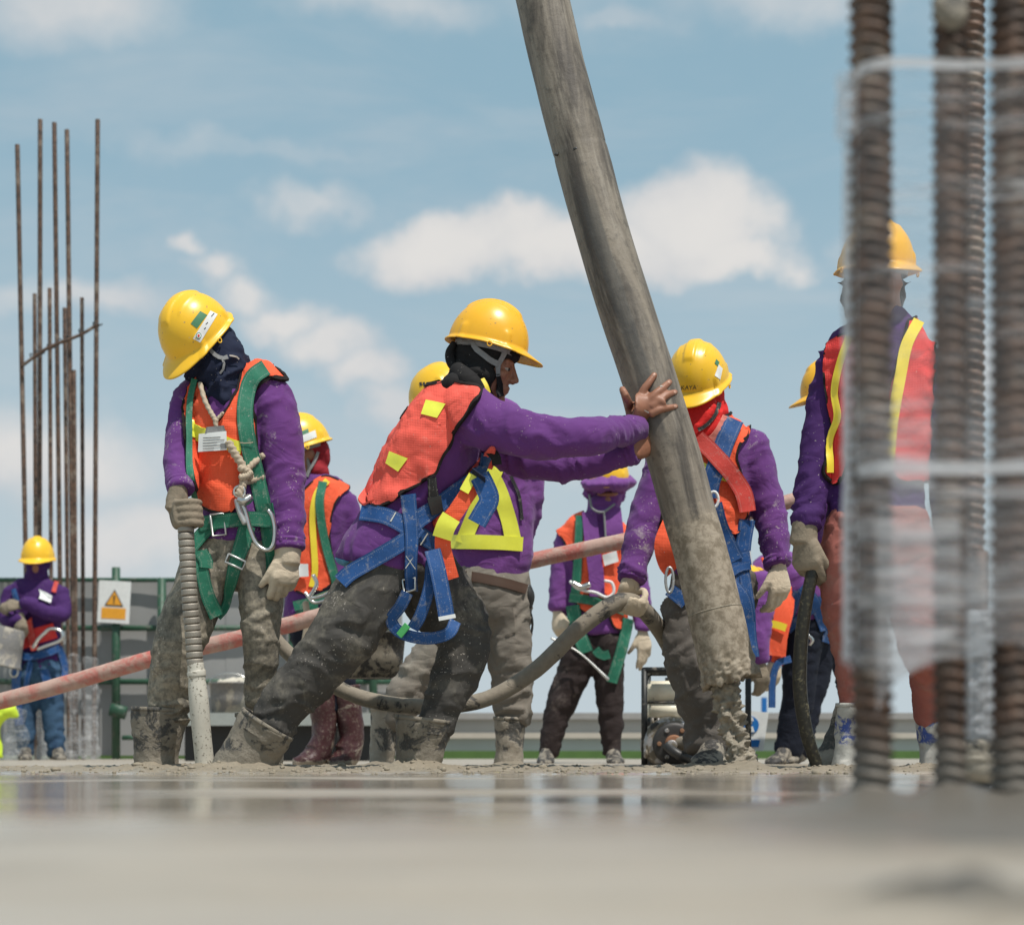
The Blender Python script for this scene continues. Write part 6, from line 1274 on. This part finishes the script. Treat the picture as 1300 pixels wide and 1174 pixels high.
def person_far_left():
    p = Person('far left worker with purple face mask and crossed arms beside the tall starter bars', 48, 12.4, 10, .016)
    fwd, up = UPV(Vector((.02, -1, 0)), math.radians(8)); hc = p.p(48, 708, 0)
    torso = [(47, 732, 0, 12, .06), (46, 744, 0, 32, .10), (45, 765, 0, 34, .12), (46, 800, 0, 30, .12), (46, 835, 0, 30, .12), (46, 850, 0, 30, .125)]
    arms = [[(75, 750, 0, 12), (80, 778, -.06, 10.5), (62, 778, -.17, 10), (36, 766, -.20, 9), (26, 768, -.20, 7)], [(16, 752, 0, 12), (8, 782, -.06, 10.5), (18, 790, -.17, 9), (28, 782, -.2, 7)]]
    legs = [[(34, 852, 0, 16, .10), (32, 900, 0, 13.5, .08), (33, 958, 0, 10.5, .065)], [(62, 852, 0, 16.5, .10), (66, 900, 0, 14, .08), (72, 958, 0, 10.5, .065)]]
    S, h, HS, hd = worker(p, hc, fwd, up, torso, arms, legs, M['purple_deep'], M['blue_jeans'], M['helmet'], M['purple_deep'], [(47, 728, 0, 12.5), (46, 745, 0, 15)], 1.0, waist=[(48, 840, 0, 29, .12), (48, 862, 0, 32, .13)])
    A = frame(fwd, up); mk('face', *ball(np.array(hd)+A@np.array((0, .074, .006)), (.056, .034, .017), A), M['skin'], p.root)
    p.strap('shoulder_strap', [(18, 748), (22, 760), (26, 772)], 6, M['blue_web'], .010, .004); p.strap('shoulder_strap', [(72, 738), (70, 745), (68, 752)], 6, M['red_web'], .010, .004)
    p.patch('id_card', quad_grid((50, 749), (66, 757), (62, 770), (47, 764)), M['white_print'], .03, .004, smooth=2)
    p.strap('vest_hem', [(26, 815), (44, 808), (70, 800)], 20, M['red_vest'], .012, .006, smooth=4); p.strap('lanyard_strap', [(34, 785), (40, 805), (46, 825)], 10, M['red_web'], .03, .005, smooth=4)
    bl = M['blue_web']
    p.strap('waist_belt', [(18, 828), (40, 834), (66, 826), (80, 820)], 10, bl, .02, .004, smooth=4); p.strap('hip_strap', [(74, 820), (82, 845), (80, 870)], 10, bl, .012, .004); p.strap('hip_strap', [(24, 838), (22, 870), (24, 900), (26, 920)], 11, bl, .012, .004); p.strap('leg_loop', [(56, 850), (62, 870), (66, 885)], 12, bl, .014, .004); p.strap('leg_loop', [(40, 840), (36, 858), (34, 872)], 7, bl, .016, .004)
    snap_hook(p, 'snap_hook', [(42, 822, -.19), (48, 812, -.19), (56, 804, -.19), (64, 798, -.19), (76, 800, -.19), (80, 808, -.19), (74, 814, -.19), (58, 820, -.19), (48, 824, -.19)], 3.2, M['steel'])
    ring = [(18+5*math.cos(a), 852+7*math.sin(a), -.15, 1.4) for a in np.linspace(0, 2*np.pi, 11)]; p.tube('side_ring', ring, M['steel'], None, 8, 2)
    glove(p, hand_parts(p.p(27, 768, -.20), Vector((-1, -.3, -.1)), Vector((.1, -.9, .5)), 1, (.6, .7, .8, .8), .04, 1.0, .012), M['glove_dirty'], .008); glove(p, hand_parts(p.p(27, 784, -.21), Vector((.2, -.3, -1)), Vector((.1, -.9, .1)), 1, (.6, .7, .8, .8), .04, .9, .012), M['glove_dirty'], .008)
    shoe(p, (33, 963, .05), (31, 966, -.22), .10, .10, M['shoe']); shoe(p, (72, 963, .05), (77, 966, -.20), .10, .10, M['shoe'])
    return p

# ------------------------------------------------------------------ starter bars, plastic film, engine, signs
def rebar_mesh(name, R, length, pitch, ribs=True, m=None, seg=22, bend=0.0):
    n = int(length/pitch*8) if ribs else 12
    z = np.linspace(0, length, n); th = np.linspace(0, 2*np.pi, seg, endpoint=False); Z, T = np.meshgrid(z, th, indexing='ij')
    r = np.full_like(Z, R)
    if ribs:
        half = (np.sin(T) > 0)*1.0; ph = Z/pitch+np.abs(np.sin(T/1.0+.0))*.0+(T % np.pi)/np.pi*.85+half*.5; fr = np.abs((ph % 1)-.5)*2
        tp = np.clip(np.abs(np.sin(T))*3.2, 0, 1); r = r+R*.24*(1/(1+np.exp(-(fr-.60)/.06)))*tp
        r = r+R*.12*np.exp(-((np.abs(((T+np.pi/2) % np.pi)-np.pi/2))/.16)**2)
    V = np.stack([r*np.cos(T)+bend*(Z/length)**2, r*np.sin(T), Z], -1).reshape(-1, 3); f = [(i*seg+j, i*seg+(j+1) % seg, (i+1)*seg+(j+1) % seg, (i+1)*seg+j) for i in range(n-1) for j in range(seg)]
    f += [tuple(range(seg))[::-1], tuple((n-1)*seg+j for j in range(seg))]
    me = bpy.data.meshes.new(name); me.from_pydata(V.tolist(), [], f); me.update(); me.polygons.foreach_set('use_smooth', [True]*len(me.polygons)); me.materials.append(m); return me
def rust_mat():
    m, g = mat('rusty_ribbed_steel'); c = g.n('ShaderNodeNewGeometry').outputs['Position']
    base = g.mix(g.smooth(g.noise(c, 30, 8, .7), .38, .62), (.042, .030, .024), (.135, .078, .052)); base = g.mix(g.smooth(g.noise(c, 9, 6, .7), .50, .64, 0, .6), base, (.29, .24, .19)); base = g.mix(g.smooth(g.noise(c, 220, 4, .6), .5, .7, 0, .5), base, (.26, .145, .085))
    z = g.n('ShaderNodeSeparateXYZ', {0: c}).outputs[2]; k = g.smooth(g.math('ADD', z, g.math('MULTIPLY', g.noise(c, 20, 6, .7), .08)), .155, .085); base = g.mix(k, base, (.17, .15, .125))
    fin(g, g.n('ShaderNodeBsdfPrincipled', {'Base Color': base, 'Roughness': .62, 'Metallic': .15, 'Normal': bump(g, g.noise(c, 260, 5, .7), .4, .002)})); return m
def film_mat(name, lo, hi, tint=(.80, .81, .83), sc=(3, 3, 70)):
    m, g = mat(name); c = g.n('ShaderNodeNewGeometry').outputs['Position']
    s = g.noise(g.vm('MULTIPLY', c, sc).outputs[0], 1.0, 7, .65, .3); s2 = g.noise(c, 5, 4, .6); z = g.n('ShaderNodeSeparateXYZ', {0: c}).outputs[2]
    d = g.noise(g.n('ShaderNodeMapping', {0: c, 'Rotation': (0, .38, 0), 'Scale': (5, 5, 42)}).outputs[0], 1.0, 6, .65)
    k = g.math('MULTIPLY_ADD', g.smooth(g.math('MAXIMUM', s, g.math('MULTIPLY', d, g.smooth(z, .62, .45, 0, 1))), .50, .68), hi-lo, lo); k = g.math('ADD', k, g.math('MULTIPLY', g.smooth(z, .55, .15), g.math('MULTIPLY_ADD', s2, .34, -.04)))
    nb = bump(g, g.math('ADD', s, g.math('MULTIPLY', g.noise(c, 40, 5, .6), .6)), .8, .01)
    pb = g.n('ShaderNodeBsdfPrincipled', {'Base Color': tint+(1,), 'Roughness': .22, 'Normal': nb, 'Specular IOR Level': .6}); tb = g.n('ShaderNodeBsdfTransparent'); tl = g.n('ShaderNodeBsdfTranslucent', {'Color': tint+(1,), 'Normal': nb})
    mx = g.n('ShaderNodeMixShader', {0: .5, 1: pb.outputs[0], 2: tl.outputs[0]}); m2 = g.n('ShaderNodeMixShader', {0: k, 1: tb.outputs[0], 2: mx.outputs[0]}); g.n('ShaderNodeOutputMaterial', {0: m2.outputs[0]}); return m
def near_bars():
    rust = rust_mat(); big = rebar_mesh('starter_bar', .0205, 1.7, .0155, True, rust)
    def bar(label, px, py, Y, mesh=None, lean=(0, 0), k=1.0, rz=0.0, group='rusty starter bars near the camera'):
        o = bpy.data.objects.new('starter_bar', mesh or big); COL.objects.link(o); b = P(px, py, Y); o.location = (b.x, Y, -.03); o.rotation_euler = (lean[1], lean[0], rz); o.scale = (k, k, 1); return tag(o, label, 'rebar', group)
    bar('leftmost near rusty ribbed bar, wrapped in clear film', 1107, 1000, 1.98, lean=(-.002, 0), k=.98, rz=.35); bar('second near rusty bar, with a pale cement splash at its top', 1206, 1000, 1.98, lean=(.0, .0), k=.80, rz=.9)
    bar('thick near rusty bar at the right edge of the picture', 1287, 1005, 1.96, lean=(.004, 0), k=1.08, rz=1.3); bar('rusty bar close behind the rightmost thick bar', 1318, 1005, 2.05, k=1.0, rz=.2)
    med = rebar_mesh('far_starter_bar', .0185, 2.4, .020, True, rust); bar('thin rusty bar just behind the second near bar', 1236, 990, 3.5, med, k=1.0, rz=.5, group=None)
    v, f = ball(P(1207, 14, 1.945), (.019, .010, .022)); v = v+((fbm(v*90, 3, 3)-.5)*.02)[:, None]; o = mk('cement_splash', v, f, M['boot_pale']); tag(o, 'pale cement splash stuck to the second near bar', 'cement splash')
    # clear film wound round the cluster
    t = empty('plastic_film', P(1190, 960, 2.0), 'clear plastic film wrapped round the near rusty bars, streaked and wrinkled', 'plastic film'); fm = film_mat('stretch_film', .08, .52, sc=(4, 4, 46)); fe = film_mat('film_fold', .70, .95, (.92, .93, .95))
    zt, zb = P(0, 72, 1.93).z, P(0, 850, 1.93).z
    plan = [(.400, 2.10), (.376, 2.03), (.380, 1.965), (.400, 1.940), (.44, 1.937), (.49, 1.940), (.53, 1.934), (.58, 1.925), (.63, 1.94), (.66, 2.02), (.60, 2.12), (.50, 2.14), (.42, 2.13)]
    def wrap(name, plan, z0, z1, m, n=90, kz=150, amp=.004, sl=(0, 0), wav=0.0):
        c = catmull(plan, 12); u = np.linspace(0, len(c)-1, n); c = np.stack([np.interp(u, np.arange(len(c)), c[:, a]) for a in (0, 1)], 1); G = np.zeros((n, kz, 3)); w = np.linspace(0, 1, kz)
        tng = nrm(np.gradient(c, axis=0)); no = np.stack([tng[:, 1], -tng[:, 0]], 1); zz = np.linspace(0, 1, n)
        for i in range(n):
            zlo = z0+sl[0]*(c[i, 0]-.38)+wav*(math.sin(i*.13)+.4*math.sin(i*.31)); zhi = z1+sl[1]*(c[i, 0]-.38); G[i, :, 2] = zlo+(zhi-zlo)*w; G[i, :, 0] = c[i, 0]; G[i, :, 1] = c[i, 1]
        q = G.reshape(-1, 3); d = ((fbm(q*np.array([14, 14, 55]), 5, 4)-.5)*amp*2).reshape(n, kz); G[..., :2] += no[:, None]*d[..., None]; v, f = lamp_sheet(G, .0006); 
        f = f[:2*(n-1)*(kz-1):2]; return mk(name, v, f, m, t)
    wrap('film_wrap', plan, zb, zt, fm, 130, 170, .004, (.10, -.02), .012); wrap('film_hem', [(a, b-.002) for a, b in plan[:9]], zt-.010, zt+.002, fe, 80, 4, .001, (-.02, -.02))
    z6 = P(0, 592, 1.93).z; wrap('film_fold', [(a, b-.003) for a, b in plan[2:9]], z6-.008, z6+.006, fe, 80, 4, .001); wrap('film_fold', [(a-.001, b-.003) for a, b in plan[0:3]], zb+.02, zt-.06, film_mat('film_edge', .55, .85, (.9, .91, .93)), 14, 120, .002)
    wrap('film_flap', [(.372, 1.99), (.360, 1.975), (.357, 1.965), (.365, 1.955), (.378, 1.952)], P(0, 172, 1.96).z, P(0, 92, 1.96).z, film_mat('bunched_film', .35, .60), 24, 40, .004)
    # lower skirt of film, hanging off diagonally
    wrap('film_skirt', [(.395, 1.936), (.43, 1.933), (.46, 1.936), (.485, 1.938)], P(0, 930, 1.93).z, P(0, 640, 1.93).z, film_mat('film_skirt', .12, .42), 40, 90, .006, (1.2, .0), .012)
    # wrapped bar base further back, with cement at the foot
    t2 = empty('wrapped_bar', P(1256, 978, 3.4), 'shiny plastic wrapped bar base with cement coated foot between the two right bars', 'wrapped bar'); v, f = loft([(P(1256, y, 3.4), .052+.004*math.sin(y*.31), .05) for y in (780, 820, 850, 880, 910, 940, 955)], (1, 0, 0), 40, 10, (.2, .2)); n = normals(v, tris(f)); v = v+n*((fbm(v*np.array([60, 60, 90]), 3, 4)-.5)*.016)[:, None]
    m, g = mat('crinkled_clear_wrap'); c = obj_co(g); fin(g, g.n('ShaderNodeMixShader', {0: g.math('MULTIPLY_ADD', g.noise(c, 40, 6, .7), .5, .35), 1: g.n('ShaderNodeBsdfTransparent').outputs[0], 2: g.n('ShaderNodeBsdfPrincipled', {'Base Color': (.62, .64, .67, 1), 'Roughness': .12, 'Normal': bump(g, g.noise(c, 70, 7, .7), 1.0, .01)}).outputs[0]})); mk('film_wrap', v, f, m, t2)
    v, f = loft([(P(1256, 944, 3.4), .06, .058), (P(1257, 960, 3.4), .066, .06), (P(1257, 985, 3.4), .060, .06)], (1, 0, 0), 32, 8, (.3, .3)); n = normals(v, tris(f)); v = v+n*((fbm(v*np.array([20, 20, 120]), 5, 3)-.5)*.012)[:, None]; mk('cement_foot', v, f, M['boot_pale'], t2)
    v, f = loft([(P(1245, y, 3.4), .015, .015) for y in (1000, 700)], (1, 0, 0), 10, 1, (.1, .1)); mk('steel_core', v, f, rust, t2)
def far_bars():
    rust = rust_mat(); Y = 12.8; t0 = rebar_mesh('far_bar', .0185, 1.0, .03, False, rust, 10)
    bars = [(22, 184, 38, 'outermost left tall bar of the far column'), (51, 152, 50, 'tall bar second from the left in the far column'), (69, 156, 79, 'tall middle bar of the far column'), (85, 165, 95, 'tall bar just right of the middle in the far column'), (124, 152, 119, 'tall straight bar at the right of the far column'),
            (44, 373, 46, 'short bar left of the far column centre'), (63, 366, 66, 'short bar tied beside the tall middle bar'), (82, 391, 88, 'short bar between two leaning tall bars'), (104, 378, 106, 'short bar nearest the right tall bar'), (94, 470, 97, 'lowest bar top, hidden in the far column')]
    for i, (px, pt, pb, lab) in enumerate(bars):
        y = Y+(i % 3)*.18; a, b = P(pb, 968, y), P(px, pt, y); a.z = -.05; d = b-a; o = bpy.data.objects.new('starter_bar', t0); COL.objects.link(o); o.location = a; o.rotation_euler = d.to_track_quat('Z', 'Y').to_euler(); o.scale = (.92 if i < 5 else .8, .92 if i < 5 else .8, d.length); tag(o, lab, 'rebar', 'rusty starter bars of the far column')
    st = [(P(26, 466, Y-.05), .012, .012), (P(60, 442, Y-.06), .012, .012), (P(100, 426, Y-.05), .012, .012), (P(124, 412, Y-.04), .012, .012)]; v, f = loft(st, (0, 1, 0), 8, 4, (.3, .3)); o = mk('tie_bar', v, f, rust); tag(o, 'slanting tie bar lashed across the far column bars', 'tie bar')
    for k, (px, py) in enumerate(((44, 452), (51, 448), (66, 440), (80, 433), (90, 429), (106, 421), (124, 412))):
        ring = [(P(px, py, Y-.02)+Vector((.032*math.cos(a), .032*math.sin(a)*1.3, .01*math.sin(2*a))), .0045, .0045) for a in np.linspace(0, 2*np.pi, 12)]; v, f = loft(ring, (0, 0, 1), 6, 1, (.1, .1)); w = mk('tie_wire', v, f, M['ink'], o)
    cr = film_mat('crumpled_film', .12, .46, (.72, .73, .74), (30, 30, 30))
    def crumple(px, p0, p1, w, y, label):
        v, f = loft([(P(px+math.sin(q*.13)*1.5, q, y), w*(1+.25*math.sin(q*.21)), w*.8) for q in np.linspace(p0, p1, 7)], (1, 0, 0), 36, 8, (.2, .2)); n = normals(v, tris(f)); v = v+n*((fbm(v*15+px, 7, 5)-.5)*.075)[:, None]; o = mk('plastic_film', v, f, cr); tag(o, label, 'plastic film')
    crumple(93, 832, 962, .04, 12.75, 'crumpled clear film round the bar right of the far left worker'); crumple(114, 836, 960, .06, 12.7, 'loose clear film bag bunched at the foot of the right far bars'); crumple(54, 860, 962, .04, 12.8, 'clear film seen between the legs of the far left worker'); crumple(20, 900, 964, .08, 12.3, 'clear film round the bars at the left picture edge')
    v, f = remesh([loft([(P(-14, 935, 12.0), .05, .04), (P(-4, 912, 11.98), .06, .05), (P(10, 901, 11.97), .055, .05), (P(20, 908, 12.0), .03, .03)], (0, 1, 0), 14, 5), loft([(P(-8, 920, 12), .04, .05), (P(-2, 960, 12), .035, .03)], (1, 0, 0), 12, 4)], .012, 2); v = v+((fbm(v*20, 3, 3)-.5)*.03)[:, None]; o = mk('safety_vest', v, f, simple('hi_vis_lime_cloth', (.62, .80, .05), .8)); tag(o, 'hi-vis lime vest draped on wrapped bars at the left edge', 'vest')
def engine():
    Y = 8.0; t = empty('engine_unit', P(850, 975, Y), 'small cream tank engine in black tube frame behind the red scarf worker', 'engine'); fr = simple('black_tube_steel', (.022, .024, .024), .5, .2, .2, 20, .1, dirt=(.2, .18, .15), damt=.3)
    gy = P(0, 974, Y).z
    def tb(a, b, r=.014): cyl('frame_tube', a, b, r, fr, t)
    for px, dy in ((817, -.05), (828, .25), (938, .25), (948, -.05)): tb(Vector((P(px, 0, Y).x, Y+dy, 0)), P(px, 850, Y)+Vector((0, dy, 0)), .014)
    for a, b in (((817, -.05), (948, -.05)), ((828, .25), (938, .25)), ((817, -.05), (828, .25)), ((948, -.05), (938, .25))):
        p0, p1 = P(a[0], 851, Y)+Vector((0, a[1], 0)), P(b[0], 851, Y)+Vector((0, b[1], 0)); tb(p0, p1, .014); p0.z = p1.z = .06; tb(p0, p1, .014)
    cream = simple('cream_tank_paint', (.80, .74, .58), .4, 0, .06, 12, .06, dirt=(.50, .44, .33), damt=.12)
    def rb(px0, px1, py0, py1, d0, d1, m, name, bev=.02):
        a, b = P(px0, py1, Y), P(px1, py0, Y); bm = bmesh.new(); bmesh.ops.create_cube(bm, size=1)
        for v in bm.verts: v.co = Vector(((a.x+b.x)/2+v.co.x*(b.x-a.x), Y+(d0+d1)/2+v.co.y*(d1-d0), (a.z+b.z)/2+v.co.z*(b.z-a.z)))
        bmesh.ops.bevel(bm, geom=bm.edges[:], offset=bev, segments=3, affect='EDGES'); vs = [tuple(v.co) for v in bm.verts]; fs = [[v.index for v in f.verts] for f in bm.faces]; bm.verts.index_update(); fs = [[v.index for v in f.verts] for f in bm.faces]; bm.free(); return mk(name, vs, fs, m, t)
    tk = rb(823, 876, 864, 893, -.02, .2, cream, 'fuel_tank', .014); rb(824, 878, 891, 911, -.03, .2, cream, 'tank_base', .008); cyl('filler_cap', P(852, 866, Y+.08), P(852, 860, Y+.08), .028, M['black_plastic'], tk, 16); rb(822, 878, 890.5, 892.5, -.035, .2, fr, 'tank_seam', .002)
    rb(822, 880, 908, 926, .0, .2, simple('oily_block', (.06, .058, .055), .5, .3, .3, 20, .3), 'engine_block', .015)
    al = simple('cast_aluminium', (.42, .41, .40), .45, .7, .25, 25, .4, dirt=(.25, .22, .17), damt=.5); drk = simple('dark_iron', (.05, .048, .046), .55, .4, .3, 25, .3)
    def disc(px, py, r, d0, d1, m, name): a, b = P(px, py, Y), P(px, py, Y); a.y += d0; b.y += d1; v, f = loft([(a, r*.88, r*.88), (a+Vector((0, (d1-d0)*.25, 0)), r, r), (b, r, r)], (1, 0, 0), 36, 2, (.05, .05)); return mk(name, v, f, m, t)
    disc(850, 945, .125, -.10, .1, al, 'fan_housing'); disc(853, 944, .095, -.125, -.09, drk, 'starter_cover'); disc(852, 944, .04, -.17, -.1, simple('rusted_hub', (.26, .12, .06), .7), 'hub'); disc(848, 946, .024, -.22, -.15, al, 'shaft_end')
    for k in range(6): a = k*math.pi/3; disc(853+19*math.cos(a), 944+19*math.sin(a), .010, -.135, -.12, simple('rust_bolt', (.25, .13, .07), .7) if k % 2 else al, 'bolt')
    for k in range(7): rb(826+k*7.4, 829+k*7.4, 911, 924, -.05, .0, al, 'cooling_fin', .003)
    v, f = loft([(P(846, 946, Y-.2), .02, .02), (P(862, 958, Y-.24), .022, .022), (P(884, 966, Y-.2), .022, .022)], (0, 1, 0), 12, 6, (.3, .3)); mk('drive_cable', v, f, M['black_plastic'], t); rb(816, 822, 950, 962, -.1, 0, al, 'bracket', .004); disc(832, 925, .03, -.1, .0, drk, 'air_filter')
def signs():
    Y = 9.2; t = empty('mandatory_sign', P(955, 925, Y), 'white site sign with blue round pictogram standing low behind the pouring hose', 'sign'); blue = simple('blue_print', (.012, .16, .48), .5, bst=0)
    def pl(name, pts, y, m): p = [P(a, b, Y+y) for a, b in pts]; q = [k+Vector((0, .003, 0)) for k in p]; n = len(p); mk(name, [tuple(k) for k in p+q], [tuple(range(n)), tuple(range(n, 2*n))[::-1]]+[(i, n+i, n+(i+1) % n, (i+1) % n) for i in range(n)], m, t, False)
    pl('board', [(936, 901), (976, 904), (969, 953), (934, 950)], 0, M['white_print']); pl('blue_disc', [(951+12.5*math.cos(a), 920+11.5*math.sin(a)) for a in np.linspace(0, 2*math.pi, 28, endpoint=False)], -.004, blue)
    pl('head_mark', [(951+4*math.cos(a), 916+4.2*math.sin(a)) for a in np.linspace(0, 2*math.pi, 16, endpoint=False)], -.008, M['white_print']); pl('hat_mark', [(945, 915), (946, 910.5), (951, 908.5), (956, 910.5), (957, 915)], -.0115, M['white_print']); pl('body_mark', [(944, 929), (946, 922), (951, 920.5), (956, 922), (958, 929)], -.008, M['white_print']); pl('text_panel', [(938, 938), (965, 939), (963, 948), (936, 947)], -.004, blue)
    cyl('stake', P(956, 951, Y+.02), Vector((P(956, 0, Y).x, Y+.02, 0)), .012, M['aluminium'], t); 
    o = bx('blue_marker', P(970, 895, 16.0), (.045, .045, .14), blue); tag(o, 'small blue marker post end above the parapet by the sign', 'marker')
    st = [(1068, 895, 5.98, 8), (1061, 925, 5.96, 9), (1051, 950, 5.93, 10), (1042, 972, 5.9, 14), (1036, 985, 5.9, 16)]; v, f = loft([(P(a, b, y), r/F*y, r/F*y*.5) for a, b, y, r in st], (1, 0, 0), 18, 6, (.4, .4)); n = normals(v, tris(f)); v = v+n*((fbm(v*36, 5, 3)-.5)*.012)[:, None]; o = mk('webbing_sling', v, f, M['boot_pale']); tag(o, 'mud caked sling trailing on the concrete beside the red trousers worker', 'sling')
    pr = [ball(P(1064, 972, 5.92), (.035, .05, .03)), ball(P(1072, 978, 5.91), (.03, .06, .02))]; v, f = remesh(pr, .006, 2); v = v+((fbm(v*40, 3, 3)-.5)*.02)[:, None]; o = mk('muddy_rag', v, f, M['shoe']); tag(o, 'crumpled muddy rag lying at the boot of the red trousers worker', 'rag')

near_bars(); far_bars(); engine(); signs(); big_hose(); hoses()
P1 = person_left(); P2 = person_pusher(); P3 = person_braces(); P4 = person_maroon(); P5 = person_purple_hood()
P6 = person_red_scarf(); P8 = person_red_trousers(); P9 = person_hidden(); P10 = person_bending(); P11 = person_far_left()
